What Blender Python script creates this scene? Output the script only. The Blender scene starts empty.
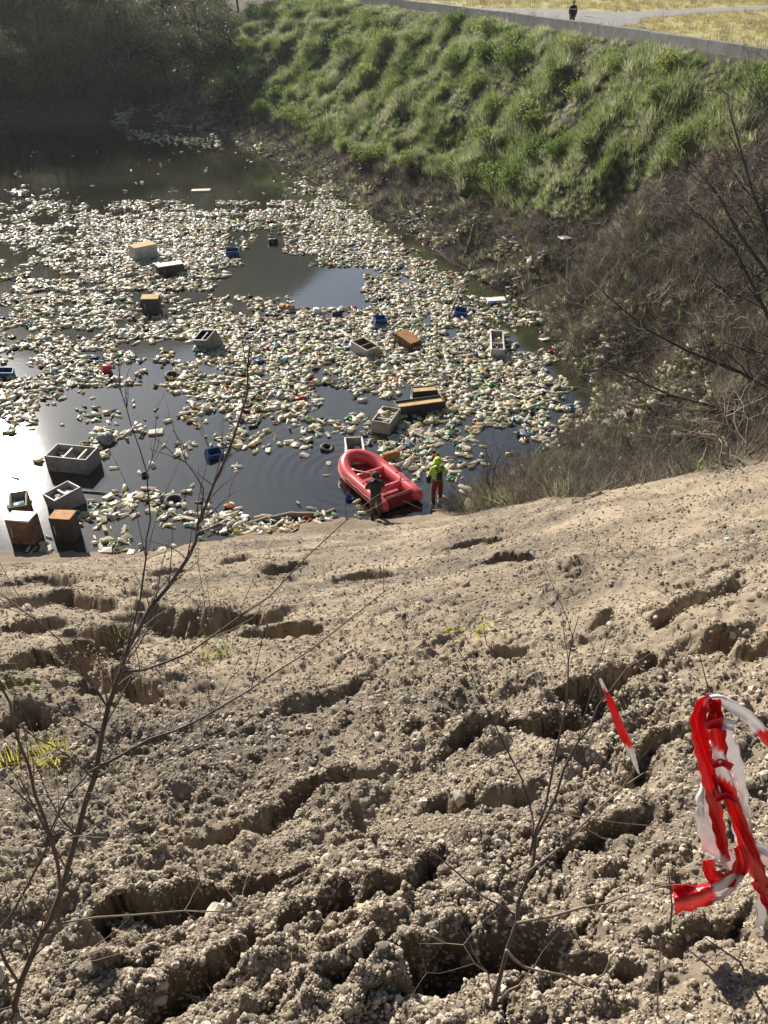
import bpy, bmesh, math, random
import numpy as np
from mathutils import Vector, Matrix

random.seed(7)
rng = np.random.default_rng(7)
R = math.radians
sc = bpy.context.scene
C = sc.collection

# ------------------------------------------------------------------ camera
CAM = np.array([0.0, 0.0, 15.5]); PITCH = 34.0; F = 829.0
cd = bpy.data.cameras.new('camera'); cam = bpy.data.objects.new('camera', cd); C.objects.link(cam)
cam.location = CAM; cam.rotation_euler = (R(90 - PITCH), 0, 0)
cd.sensor_fit = 'VERTICAL'; cd.sensor_height = 24.0; cd.lens = 24.0 * F / 1024.0
cd.clip_start = 0.05; cd.clip_end = 2000
sc.camera = cam
# ------------------------------------------------------------------ sky, sun
SUN_EL, SUN_AZ = 27.1, 27.8          # elevation; degrees left of straight ahead (+Y)
w = bpy.data.worlds.new('World'); sc.world = w; w.use_nodes = True
nt = w.node_tree; bg = nt.nodes['Background']
sky = nt.nodes.new('ShaderNodeTexSky'); sky.sky_type = 'NISHITA'; sky.sun_disc = False
sky.sun_elevation = R(SUN_EL); sky.sun_rotation = R(-SUN_AZ)
nt.links.new(sky.outputs[0], bg.inputs[0]); bg.inputs[1].default_value = 0.05; sky.dust_density = 0.4; sky.ozone_density = 2.5
sd = bpy.data.lights.new('sun', 'SUN'); sun = bpy.data.objects.new('sun', sd); C.objects.link(sun)
sd.energy = 5.0; sd.angle = R(0.5); sd.color = (1.0, 0.94, 0.84)
S = Vector((-math.sin(R(SUN_AZ)) * math.cos(R(SUN_EL)), math.cos(R(SUN_AZ)) * math.cos(R(SUN_EL)), math.sin(R(SUN_EL))))
sun.rotation_euler = S.to_track_quat('Z', 'Y').to_euler(); sun.location = (0, 0, 60)
sc.view_settings.view_transform = 'Standard'; sc.view_settings.look = 'None'
sc.view_settings.gamma = 1.0; sc.view_settings.exposure = 1.12
sc.render.engine = 'CYCLES'
sc.cycles.use_denoising = True
sc.cycles.max_bounces = 6; sc.cycles.diffuse_bounces = 3; sc.cycles.glossy_bounces = 3
sc.cycles.transparent_max_bounces = 12

# ------------------------------------------------------------------ pixel helpers (a pixel gives a direction, a plane or depth the distance)
cp, sp = math.cos(R(PITCH)), math.sin(R(PITCH))
def ray(px, py):
    u = (np.asarray(px, float) - 384) / F; v = -(np.asarray(py, float) - 512) / F
    return np.stack([u, cp + v * sp, -sp + v * cp], -1)
def onz(px, py, z=0.0):
    d = ray(px, py); t = (z - CAM[2]) / d[..., 2]
    return CAM + d * np.asarray(t)[..., None]
def ony(px, py, y):
    d = ray(px, py); return CAM + d * (np.asarray(y) / d[..., 1])[..., None]
def proj(P):
    Q = np.asarray(P, float) - CAM
    dep = Q[..., 1] * cp - Q[..., 2] * sp; up = Q[..., 1] * sp + Q[..., 2] * cp
    return 384 + F * Q[..., 0] / dep, 512 - F * up / dep, dep

# ------------------------------------------------------------------ noise
def _h(ix, iy, s):
    n = (ix.astype(np.int64) * 374761393 + iy.astype(np.int64) * 668265263 + s * 1442695041) & 0xffffffff
    n = ((n ^ (n >> 13)) * 1274126177) & 0xffffffff
    n = ((n ^ (n >> 16)) * 2246822519) & 0xffffffff
    return ((n ^ (n >> 15)) & 0xffffff) / float(0xffffff)
def vnoise(x, y, s=0):
    ix = np.floor(x); iy = np.floor(y); fx = x - ix; fy = y - iy
    fx = fx * fx * fx * (fx * (fx * 6 - 15) + 10); fy = fy * fy * fy * (fy * (fy * 6 - 15) + 10)
    a = _h(ix, iy, s); b = _h(ix + 1, iy, s); c = _h(ix, iy + 1, s); d = _h(ix + 1, iy + 1, s)
    return (a + (b - a) * fx) * (1 - fy) + (c + (d - c) * fx) * fy
def fbm(x, y, o=4, s=0, gain=0.5):
    t = 0; a = 1; n = 0
    for k in range(o):
        t = t + a * (vnoise(x * 2 ** k + 17.3 * k, y * 2 ** k - 9.1 * k, s + k) * 2 - 1); n += a; a *= gain
    return t / n
def worley(x, y, s=0):
    ix = np.floor(x); iy = np.floor(y); f1 = np.full(x.shape, 9.0); cid = np.zeros(x.shape)
    for dx in (-1, 0, 1):
        for dy in (-1, 0, 1):
            cx = ix + dx; cy = iy + dy
            d = (cx + _h(cx, cy, s) - x) ** 2 + (cy + _h(cx, cy, s + 5) - y) ** 2
            m = d < f1; f1 = np.where(m, d, f1); cid = np.where(m, _h(cx, cy, s + 9), cid)
    return np.sqrt(f1), cid
def smooth(a, b, x):
    t = np.clip((x - a) / (b - a), 0, 1); return t * t * (3 - 2 * t)
def seg_dist(x, y, pts):
    best = np.full(x.shape, 1e9); side = np.zeros(x.shape); tt = np.zeros(x.shape)
    n = len(pts) - 1
    for k in range(n):
        ax, ay = pts[k]; bx, by = pts[k + 1]; ex, ey = bx - ax, by - ay
        L2 = ex * ex + ey * ey + 1e-12
        t = np.clip(((x - ax) * ex + (y - ay) * ey) / L2, 0, 1)
        dx = x - ax - t * ex; dy = y - ay - t * ey; d = np.hypot(dx, dy)
        m = d < best; best = np.where(m, d, best); side = np.where(m, np.sign(ex * dy - ey * dx), side); tt = np.where(m, (k + t) / n, tt)
    return best, side, tt

# ------------------------------------------------------------------ materials
def new_mat(name):
    m = bpy.data.materials.new(name); m.use_nodes = True
    return m, m.node_tree, m.node_tree.nodes['Principled BSDF']
def nnode(t, kind, **kw):
    n = t.nodes.new(kind)
    for k, v in kw.items(): setattr(n, k, v)
    return n
def noise_node(t, scale, detail=6, rough=0.6, coord=None):
    n = nnode(t, 'ShaderNodeTexNoise'); n.inputs['Scale'].default_value = scale
    n.inputs['Detail'].default_value = detail; n.inputs['Roughness'].default_value = rough
    if coord is not None: t.links.new(coord, n.inputs['Vector'])
    return n
def ramp(t, fac, stops):
    r = nnode(t, 'ShaderNodeValToRGB'); t.links.new(fac, r.inputs[0]); e = r.color_ramp.elements
    while len(e) < len(stops): e.new(0.5)
    for q, (p, c) in zip(e, stops): q.position = p; q.color = (*c, 1)
    return r
def mixc(t, fac, a, b, mode='MIX'):
    n = nnode(t, 'ShaderNodeMix', data_type='RGBA', blend_type=mode)
    for sock, v in ((n.inputs[0], fac), (n.inputs[6], a), (n.inputs[7], b)):
        if isinstance(v, (int, float)): sock.default_value = v
        elif isinstance(v, tuple): sock.default_value = (*v, 1)
        else: t.links.new(v, sock)
    return n.outputs[2]
def bump(t, h, strength, dist, normal=None):
    b = nnode(t, 'ShaderNodeBump'); b.inputs['Strength'].default_value = strength; b.inputs['Distance'].default_value = dist
    t.links.new(h, b.inputs['Height'])
    if normal is not None: t.links.new(normal, b.inputs['Normal'])
    return b.outputs[0]
_mc = {}
def mat(name, col, rough=0.7, var=0.25, scale=6.0, dirt=None, spec=0.5, trans=0.0, bumpy=0.0, metal=0.0, objrand=0.0):
    """plain worn surface: noise-varied base colour, optional dirt stains, translucency for thin sheets"""
    if name in _mc: return _mc[name]
    m, t, b = new_mat(name); _mc[name] = m
    co = nnode(t, 'ShaderNodeTexCoord').outputs['Object']
    n = noise_node(t, scale, 5, 0.6, co)
    lo = tuple(c * (1 - var) for c in col); hi = tuple(min(1, c * (1 + var)) for c in col)
    c = ramp(t, n.outputs[0], [(0.3, lo), (0.7, hi)]).outputs[0]
    if dirt:
        n2 = noise_node(t, scale * 0.6, 8, 0.7, co)
        f = ramp(t, n2.outputs[0], [(0.48, (0, 0, 0)), (0.66, (0.85, 0.85, 0.85))]).outputs[0]
        c = mixc(t, f, c, dirt)
    if objrand:
        oi = nnode(t, 'ShaderNodeObjectInfo'); hs = nnode(t, 'ShaderNodeHueSaturation')
        mr = nnode(t, 'ShaderNodeMapRange'); t.links.new(oi.outputs['Random'], mr.inputs[0])
        mr.inputs[3].default_value = 1 - objrand; mr.inputs[4].default_value = 1 + objrand
        t.links.new(mr.outputs[0], hs.inputs['Value']); t.links.new(c, hs.inputs['Color']); c = hs.outputs[0]
    t.links.new(c, b.inputs['Base Color']); b.inputs['Roughness'].default_value = rough
    b.inputs['Specular IOR Level'].default_value = spec; b.inputs['Metallic'].default_value = metal
    if bumpy: t.links.new(bump(t, n.outputs[0], 0.6, bumpy), b.inputs['Normal'])
    if trans:
        tr = nnode(t, 'ShaderNodeBsdfTranslucent'); t.links.new(c, tr.inputs[0])
        ms = nnode(t, 'ShaderNodeMixShader'); ms.inputs[0].default_value = trans
        t.links.new(b.outputs[0], ms.inputs[1]); t.links.new(tr.outputs[0], ms.inputs[2])
        t.links.new(ms.outputs[0], t.nodes['Material Output'].inputs[0])
    return m

# ------------------------------------------------------------------ mesh helpers
def tag(o, label=None, cat=None, group=None, kind=None):
    if label: o['label'] = label
    if cat: o['category'] = cat
    if group: o['group'] = group
    if kind: o['kind'] = kind
    return o
def link(name, me, m=None, parent=None):
    o = bpy.data.objects.new(name, me); C.objects.link(o)
    if m is not None and me is not None and not me.materials:
        for q in (m if isinstance(m, (list, tuple)) else [m]): me.materials.append(q)
    if parent is not None: o.parent = parent
    return o
def empty(name, loc=(0, 0, 0), rz=0):
    o = bpy.data.objects.new(name, None); C.objects.link(o); o.location = loc; o.rotation_euler = (0, 0, rz)
    o.empty_display_size = 0.1
    return o
def mesh_np(name, V, Fq, smooth_=False, mats=None, midx=None):
    """fast mesh from vertex array and an (n,k) face array"""
    me = bpy.data.meshes.new(name); V = np.asarray(V, np.float32); Fq = np.asarray(Fq, np.int32); k = Fq.shape[1]
    me.vertices.add(len(V)); me.vertices.foreach_set('co', V.ravel())
    me.loops.add(Fq.size); me.loops.foreach_set('vertex_index', Fq.ravel())
    me.polygons.add(len(Fq)); me.polygons.foreach_set('loop_start', np.arange(0, Fq.size, k, dtype=np.int32))
    if mats:
        for q in mats: me.materials.append(q)
    if midx is not None: me.polygons.foreach_set('material_index', np.asarray(midx, np.int32))
    if smooth_: me.polygons.foreach_set('use_smooth', np.ones(len(Fq), bool))
    me.update(calc_edges=True)
    return me
class MB:
    def __init__(self): self.v = []; self.f = []; self.m = []
    def face(self, idx, m=0): self.f.append(tuple(idx)); self.m.append(m)
    def box(self, c, s, rot=None, m=0, jit=0.0):
        n = len(self.v); M = rot if rot is not None else Matrix.Identity(3)
        for x in (-.5, .5):
            for y in (-.5, .5):
                for z in (-.5, .5):
                    p = Vector((x * s[0], y * s[1], z * s[2]))
                    if jit: p += Vector((random.uniform(-jit, jit), random.uniform(-jit, jit), random.uniform(-jit, jit)))
                    self.v.append(tuple(M @ p + Vector(c)))
        for q in ((0, 1, 3, 2), (4, 6, 7, 5), (0, 4, 5, 1), (2, 3, 7, 6), (0, 2, 6, 4), (1, 5, 7, 3)): self.face([n + i for i in q], m)
    def tube(self, pts, rad, sides=5, m=0, cap=True):
        pts = [Vector(p) for p in pts]; n0 = len(self.v); K = len(pts)
        if not hasattr(rad, '__len__'): rad = [rad] * K
        up = None
        for k in range(K):
            d = (pts[min(k + 1, K - 1)] - pts[max(k - 1, 0)])
            d = d.normalized() if d.length > 1e-9 else Vector((0, 0, 1))
            if up is None: up = d.orthogonal().normalized()
            else:
                up = up - d * up.dot(d); up = up.normalized() if up.length > 1e-6 else d.orthogonal().normalized()
            q = d.cross(up)
            for s in range(sides):
                a = 2 * math.pi * s / sides
                self.v.append(tuple(pts[k] + (up * math.cos(a) + q * math.sin(a)) * rad[k]))
        for k in range(K - 1):
            for s in range(sides):
                a = n0 + k * sides + s; b = n0 + k * sides + (s + 1) % sides
                self.face((a, b, b + sides, a + sides), m)
        if cap:
            self.face([n0 + s for s in range(sides)][::-1], m); self.face([n0 + (K - 1) * sides + s for s in range(sides)], m)
    def lathe(self, prof, sides=10, m=0, M=None):
        n0 = len(self.v); K = len(prof); M = M or Matrix.Identity(4)
        for r, z in prof:
            for s in range(sides):
                a = 2 * math.pi * s / sides; self.v.append(tuple(M @ Vector((r * math.cos(a), r * math.sin(a), z))))
        for k in range(K - 1):
            for s in range(sides):
                a = n0 + k * sides + s; b = n0 + k * sides + (s + 1) % sides; self.face((a, b, b + sides, a + sides), m)
        self.face([n0 + s for s in range(sides)][::-1], m); self.face([n0 + (K - 1) * sides + s for s in range(sides)], m)
    def mesh(self, name, smooth_=False, mats=None):
        me = bpy.data.meshes.new(name); me.from_pydata(self.v, [], self.f)
        if mats:
            for q in mats: me.materials.append(q)
        me.polygons.foreach_set('material_index', self.m)
        if smooth_: me.polygons.foreach_set('use_smooth', [True] * len(self.f))
        me.update(); return me
    def build(self, name, m, parent=None, smooth_=False):
        return link(name, self.mesh(name, smooth_, m if isinstance(m, (list, tuple)) else [m]), None, parent)

# ------------------------------------------------------------------ terrain shape
ROAD_Z = 11.0
shore_px = [(-160, 566), (-60, 556), (0, 552), (60, 551), (120, 552), (200, 543), (262, 532), (335, 519), (400, 518), (446, 508), (478, 490),
            (515, 468), (548, 448), (575, 425), (590, 400), (585, 378), (560, 352), (540, 325), (520, 300), (485, 283), (450, 262), (418, 238),
            (372, 214), (330, 193), (285, 165), (238, 146), (205, 130), (160, 127), (100, 124), (40, 124), (-40, 128), (-140, 136), (-260, 150)]
SH = onz(*np.array(shore_px, float).T)[:, :2]
SHORE = np.vstack([SH, [[-75, 85], [-80, 40], [-60, 14]]])       # closed pond outline
cps = []
def add(x, y, z): cps.append((x, y, z))
for x, y in SHORE: add(x, y, 0.0)
for x, y in ((-20, 60), (-45, 60), (-10, 45), (-30, 40), (-10, 32), (0, 35), (-50, 35), (-22, 80), (-55, 80), (-30, 28)): add(x, y, -2.2)
# near dirt slope: eye 1.7 m above it, falling away at about 32 degrees
def slope_z(x, y): return 13.75 - 0.625 * y + (0.22 * x if x > 0 else 0.07 * x)
for x, y in ((0, 0), (0, 2), (-2, 2), (2, 2), (0, 6), (-4, 6), (3, 6), (0, 11), (-6, 11), (-2, 16), (2.5, 11), (-9, 4), (-14, 8), (-10, 14), (1.4, 17.5), (-5, 19)): add(x, y, slope_z(x, y))
for p in ((768, 470, 14.0), (700, 478, 15.5), (640, 487, 17.5), (590, 495, 19.5), (520, 505, 23.0)):
    q = CAM + ray(p[0], p[1]) * p[2]; add(*q)
add(10, 9, 10.6); add(14, 12, 10.6); add(6, 3, 13.2); add(20, 6, 13); add(-20, 0, 12.5); add(0, -8, 14.2); add(15, -8, 14.2); add(-15, -8, 13.8)
# hollow behind the dirt ridge, brush bank on the right
for p in ((600, 440, 0.6), (640, 410, 0.8), (700, 410, 1.7), (650, 370, 1.0), (590, 340, 0.8), (700, 340, 2.8), (760, 420, 3.0), (760, 330, 4.2), (640, 300, 2.6), (580, 290, 1.7)):
    add(*onz(*p))
add(11, 20, 3.2); add(16, 24, 5.6); add(20, 30, 8.0); add(22, 38, 10.6); add(24, 20, 8.0)
WALLP = [(24.0, 26.0), (21.5, 35.0), (18.1, 44.3), (16.3, 52.0), (13.8, 61.0), (10.3, 71.0), (6.2, 82.0), (1.5, 94.0), (-3.5, 106.0), (-9, 120), (-16, 140)]
for x, y in WALLP[1:]: add(x - 0.5, y, ROAD_Z - 0.15)
for (a, b) in zip(WALLP[1:], WALLP[2:]): add(0.5 * (a[0] + b[0]) - 0.5, 0.5 * (a[1] + b[1]), ROAD_Z - 0.15)
# far bank profile: a debris foot, then the steep grass
for k in (-14, -13, -12, -11, -10, -9, -8):
    pass
for i in range(18, 28):
    s = SH[i]
    d, _, t = seg_dist(np.array([s[0]]), np.array([s[1]]), WALLP)
    tt = t[0] * (len(WALLP) - 1); kk = min(int(tt), len(WALLP) - 2); ff = tt - kk
    wp = np.array(WALLP[kk]) * (1 - ff) + np.array(WALLP[kk + 1]) * ff
    for f, z in ((0.22, 1.3), (0.5, 4.6), (0.8, 9.0)): add(*(s + (wp - s) * f), z)
for x, y, z in ((-30, 106, 3.0), (-45, 108, 3.0), (-60, 104, 3), (-30, 120, 6), (-50, 122, 7), (-25, 140, 10), (-60, 150, 12), (-18, 110, 7), (-95, 60, 5), (-95, 100, 6), (-90, 20, 6), (-60, -5, 12)): add(x, y, z)
cps = np.array(cps)
def _tps_k(r2): return 0.5 * r2 * np.log(r2 + 1e-9)
_n = len(cps); _d2 = ((cps[:, None, :2] - cps[None, :, :2]) ** 2).sum(-1)
_A = np.zeros((_n + 3, _n + 3)); _A[:_n, :_n] = _tps_k(_d2) + np.eye(_n) * 0.15; _A[:_n, _n] = 1; _A[:_n, _n + 1:] = cps[:, :2]
_A[_n, :_n] = 1; _A[_n + 1:, :_n] = cps[:, :2].T
_W = np.linalg.solve(_A, np.concatenate([cps[:, 2], np.zeros(3)]))
def tps(x, y):
    out = np.empty(x.size); xf = x.ravel(); yf = y.ravel()
    for i in range(0, x.size, 40000):
        X = xf[i:i + 40000]; Y = yf[i:i + 40000]
        r2 = (X[:, None] - cps[None, :, 0]) ** 2 + (Y[:, None] - cps[None, :, 1]) ** 2
        out[i:i + 40000] = _tps_k(r2) @ _W[:_n] + _W[_n] + _W[_n + 1] * X + _W[_n + 2] * Y
    return out.reshape(x.shape)
def base_z(x, y):
    x = np.asarray(x, float); y = np.asarray(y, float)
    z = tps(x, y)
    d, s, t = seg_dist(x, y, WALLP)
    beyond = np.where((s < 0) & (y > 24), d, -d)             # right of the wall line, going away
    z = np.where(beyond > 0, z + (ROAD_Z - z) * smooth(0, 0.3, beyond), z)
    far = smooth(125, 200, np.hypot(x, y)) * smooth(-60, 0, x - 0.15 * y + 15); z = z * (1 - far) + ROAD_Z * far; z = np.where((np.hypot(x, y) > 130) & (x < -5), np.clip(z, 8, 18), z)
    back = smooth(-1, -12, y); z = z * (1 - back) + 14.0 * back
    return np.minimum(z, 18.0)
# cracks and slump holes traced on the dirt slope: (pixels, half width m, depth m)
def hit_slope(px, py):
    d = ray(px, py); t = np.linspace(1.2, 32, 1200); P = CAM + d * t[:, None]
    z = 13.75 - 0.625 * P[:, 1] + np.where(P[:, 0] > 0, 0.22, 0.07) * P[:, 0]
    k = np.argmax(P[:, 2] < z); return P[k, :2]
cracks_px = [
    ([(461, 763), (500, 745), (535, 730), (575, 706), (615, 688)], .13, .34),
    ([(600, 690), (640, 668), (700, 645), (745, 630)], .12, .26), ([(672, 618), (705, 600), (735, 578)], .15, .25),
    ([(140, 826), (180, 818), (215, 812), (270, 792), (310, 776), (384, 768)], .10, .20),
    ([(85, 962), (150, 908), (200, 880), (270, 848)], .08, .22), ([(150, 1030), (210, 980), (280, 932), (322, 892)], .10, .30),
    ([(110, 990), (155, 966)], .05, .12), ([(345, 800), (384, 836), (400, 850)], .06, .12),
    ([(405, 1000), (450, 955), (520, 940), (590, 950)], .17, .42), ([(300, 1020), (360, 985), (420, 965)], .08, .2),
    ([(455, 547), (498, 540)], .22, .35), ([(492, 561), (528, 556)], .34, .55), ([(575, 517), (600, 510), (632, 504)], .2, .3),
    ([(350, 573), (385, 572)], .30, .45), ([(155, 612), (200, 622), (245, 615)], .55, .75), ([(248, 630), (320, 627)], .16, .34),
    ([(160, 574), (182, 570)], .25, .4), ([(225, 563), (246, 558)], .25, .35), ([(268, 570), (292, 564)], .3, .45), ([(286, 553), (305, 550)], .2, .25),
    ([(0, 585), (40, 577), (70, 583)], .25, .4), ([(15, 606), (60, 596), (110, 606)], .25, .45), ([(0, 625), (50, 622)], .25, .4), ([(70, 628), (130, 640)], .2, .4),
    ([(60, 655), (100, 645), (125, 660)], .24, .45), ([(0, 668), (50, 660), (95, 664)], .2, .4), ([(80, 690), (115, 684), (140, 700)], .22, .5), ([(0, 694), (45, 690)], .16, .3),
    ([(0, 728), (30, 718), (62, 722)], .16, .34), ([(90, 665), (104, 700)], .15, .35), ([(130, 590), (150, 600)], .2, .3),
    ([(584, 617), (606, 604)], .1, .18), ([(575, 560), (600, 570)], .2, .2), ([(500, 650), (520, 640), (545, 645)], .08, .1), ([(650, 655), (664, 648)], .1, .2),
    ([(690, 640), (745, 650), (770, 640)], .14, .25), ([(620, 770), (660, 740), (700, 725)], .10, .2), ([(560, 850), (620, 820), (660, 812)], .08, .16),
    ([(640, 930), (690, 915), (720, 890)], .06, .12), ([(330, 905), (400, 880), (440, 845)], .09, .2), ([(420, 800), (480, 790), (520, 800)], .08, .14),
]
CR = []
for pts, wd, dp in cracks_px:
    nearness = smooth(620, 760, np.mean([q[1] for q in pts]))
    CR.append((np.array([hit_slope(*q) for q in pts]), wd * (.85 - .3 * nearness), dp * (1.7 - .75 * nearness)))
def dirt_mask(x, y):
    """1 on the bare near slope, fading into the brush hollow at the right and the water"""
    rid = np.interp(x, [-90, 1.5, 3.2, 5, 7, 10, 16], [24, 23, 19.5, 16.5, 13.5, 11.5, 9])
    return smooth(1.5, -0.5, y - rid)
def detail(x, y):
    x = np.asarray(x, float); y = np.asarray(y, float); out = np.zeros(x.shape)
    r = np.hypot(x, y)
    near = dirt_mask(x, y) * smooth(-9, -3, y) * smooth(30, 22, r)
    m = near > 0.01
    if m.any():
        X = x[m]; Y = y[m]; rr = r[m]
        wx = X + 0.17 * fbm(X * 2.2, Y * 2.2, 3, 40) + 0.05 * fbm(X * 7, Y * 7, 3, 41) + .018 * fbm(X * 21, Y * 21, 2, 44); wy = Y + 0.17 * fbm(X * 2.2 + 50, Y * 2.2, 3, 42) + 0.05 * fbm(X * 7 + 9, Y * 7, 3, 43) + .018 * fbm(X * 21 + 5, Y * 21, 2, 45)
        nearer = smooth(8, 2.5, rr); d = 0.17 * fbm(X * 0.55, Y * 0.55, 4, 1) + (0.07 + .15 * nearer) * fbm(X * 1.7, Y * 1.7, 5, 2, .58)
        a = math.atan2(2.4, 2.0); u = wx * math.cos(a) + wy * math.sin(a); v = -wx * math.sin(a) + wy * math.cos(a)
        f = np.clip(rr / 6.0, 0.55, 1.6)
        for k, (su, sv, dp, th) in enumerate(((0.7, 2.6, .08, .10), (1.3, 5.2, .06, .12), (2.6, 8.5, .035, .14))):
            n = np.abs(fbm(u * su, v * sv, 2, 60 + k)); gate = smooth(0.0, 0.35, fbm(X * 0.7, Y * 0.7, 2, 70 + k))
            d -= dp * gate * smooth(th, 0.0, n)
        for pts, wd, dp in CR:
            lo = pts.min(0) - 4 * wd; hi = pts.max(0) + 4 * wd
            q = (wx > lo[0]) & (wx < hi[0]) & (wy > lo[1]) & (wy < hi[1])
            if not q.any(): continue
            dd, sd_, tt = seg_dist(wx[q], wy[q], pts)
            taper = np.clip(np.minimum(tt, 1 - tt) * 5 + 0.35, 0, 1)
            # the lip on the far side stands steep and a little proud, the near side ramps down into it
            far_side = sd_ * np.sign(pts[-1, 0] - pts[0, 0]) > 0
            wl = np.where(far_side, wd * 0.75, wd * 1.5)
            prof = np.where(far_side, smooth(1.05, .42, dd / wl), smooth(1.0, .2, dd / wl))
            lip = np.exp(-((dd - wd * 1.2) / (wd * 0.9)) ** 2) * far_side
            rag = .55 + .9 * vnoise(X[q] * 7, Y[q] * 7, 95) * vnoise(X[q] * 19, Y[q] * 19, 96) * 2
            d[q] += taper * (-dp * np.clip(prof * rag, 0, 1.1) + dp * 0.17 * lip)
        # clods and crumbs, several sizes, patchy
        patch = (smooth(-0.35, 0.3, fbm(X * 0.9, Y * 0.9, 3, 80)) * .8 + .2) * (.5 + .6 * nearer); shorefade = smooth(21, 15, rr) * 0.75 + 0.25
        for fq, amp, keep, sd0 in ((4.2, .06, .66, 3), (9, .06, .45, 4), (19, .038, .25, 6), (40, .018, .1, 7)):
            c1, i1 = worley(X * fq + wx * .6, Y * fq + wy * .6, sd0); pt = smooth(.25, .6, vnoise(X * fq * .22, Y * fq * .22, 85 + sd0))
            d += patch * shorefade * pt * amp * np.sqrt(np.maximum(0, 0.5 - c1)) * (i1 > keep) * (.4 + i1)
        d += 0.045 * fbm(X * 5, Y * 5, 6, 5, .62) * (.4 + .6 * shorefade)
        out[m] += d * near[m] * np.where(rr < .6, rr / .6, 1)
    # hummocks elsewhere
    h = (1 - near) * smooth(-0.2, 1.2, base_raw(x, y)) * smooth(0.2, 3, ROAD_Z - base_raw(x, y)) * (y > 5)
    out += h * (0.75 * fbm(x * 0.42, y * 0.42, 3, 90) + 0.16 * fbm(x * 1.9, y * 1.9, 3, 91))
    return out
_bz = {}
def base_raw(x, y): return _bz['z']
def ground(x, y):
    x = np.atleast_1d(np.asarray(x, float)); y = np.atleast_1d(np.asarray(y, float))
    b = base_z(x, y); _bz['z'] = b
    return b + detail(x, y)
def gz(x, y): return float(ground([x], [y])[0])

# ------------------------------------------------------------------ ground material
def ground_material():
    m, t, b = new_mat('soil_and_turf'); L = t.links
    co = nnode(t, 'ShaderNodeTexCoord').outputs['Object']
    n1 = noise_node(t, 0.7, 6, 0.6, co); n2 = noise_node(t, 9, 8, 0.65, co); n3 = noise_node(t, 60, 6, 0.7, co)
    dirt = ramp(t, n1.outputs[0], [(0.3, (0.18, 0.142, 0.10)), (0.5, (0.265, 0.212, 0.15)), (0.72, (0.36, 0.293, 0.208))]).outputs[0]
    g2 = ramp(t, n2.outputs[0], [(0.3, (0.55, 0.54, 0.53)), (0.6, (1.05, 1.05, 1.04))]).outputs[0]
    dirt = mixc(t, 0.75, dirt, g2, 'MULTIPLY')
    nm = noise_node(t, 0.45, 7, 0.62, co); mo = ramp(t, nm.outputs[0], [(0.46, (0, 0, 0)), (0.62, (.8, .8, .8))]).outputs[0]
    dirt = mixc(t, mo, dirt, mixc(t, 0.8, (0.115, 0.096, 0.076), g2, 'MULTIPLY'))      # patches of fresh, damper soil
    vo = nnode(t, 'ShaderNodeTexVoronoi'); vo.inputs['Scale'].default_value = 55; L.new(co, vo.inputs['Vector'])
    peb = ramp(t, vo.outputs['Distance'], [(0.10, (1, 1, 1)), (0.22, (0, 0, 0))]).outputs[0]
    sel = nnode(t, 'ShaderNodeSeparateColor'); L.new(vo.outputs['Color'], sel.inputs[0])
    selr = ramp(t, sel.outputs[0], [(0.72, (0, 0, 0)), (0.8, (0.8, 0.8, 0.8))]).outputs[0]
    fac = mixc(t, 1.0, peb, selr, 'MULTIPLY')
    dirt = mixc(t, fac, dirt, (0.44, 0.40, 0.34))
    at = nnode(t, 'ShaderNodeAttribute', attribute_name='zone'); sz = nnode(t, 'ShaderNodeSeparateColor'); L.new(at.outputs['Color'], sz.inputs[0])
    wet = ramp(t, n1.outputs[0], [(0.3, (0.13, 0.10, 0.07)), (0.7, (0.20, 0.155, 0.11))]).outputs[0]
    n4 = noise_node(t, 2.2, 8, 0.7, co)
    bank = ramp(t, n4.outputs[0], [(0.3, (0.022, 0.017, 0.012)), (0.5, (0.05, 0.037, 0.026)), (0.7, (0.105, 0.08, 0.055))]).outputs[0]
    n5 = noise_node(t, 0.25, 8, 0.65, co)
    field = ramp(t, n5.outputs[0], [(0.3, (0.30, 0.27, 0.10)), (0.5, (0.40, 0.36, 0.15)), (0.7, (0.34, 0.26, 0.16))]).outputs[0]
    c = mixc(t, sz.outputs[0], bank, dirt); c = mixc(t, sz.outputs[1], c, field); c = mixc(t, sz.outputs[2], c, wet)
    L.new(c, b.inputs['Base Color']); b.inputs['Roughness'].default_value = 0.95; b.inputs['Specular IOR Level'].default_value = 0.15
    nb = bump(t, n3.outputs[0], 0.5, 0.012); nb = bump(t, n2.outputs[0], 0.5, 0.03, nb); nb = bump(t, fac, 0.35, 0.008, nb)
    L.new(nb, b.inputs['Normal'])
    return m

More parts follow.
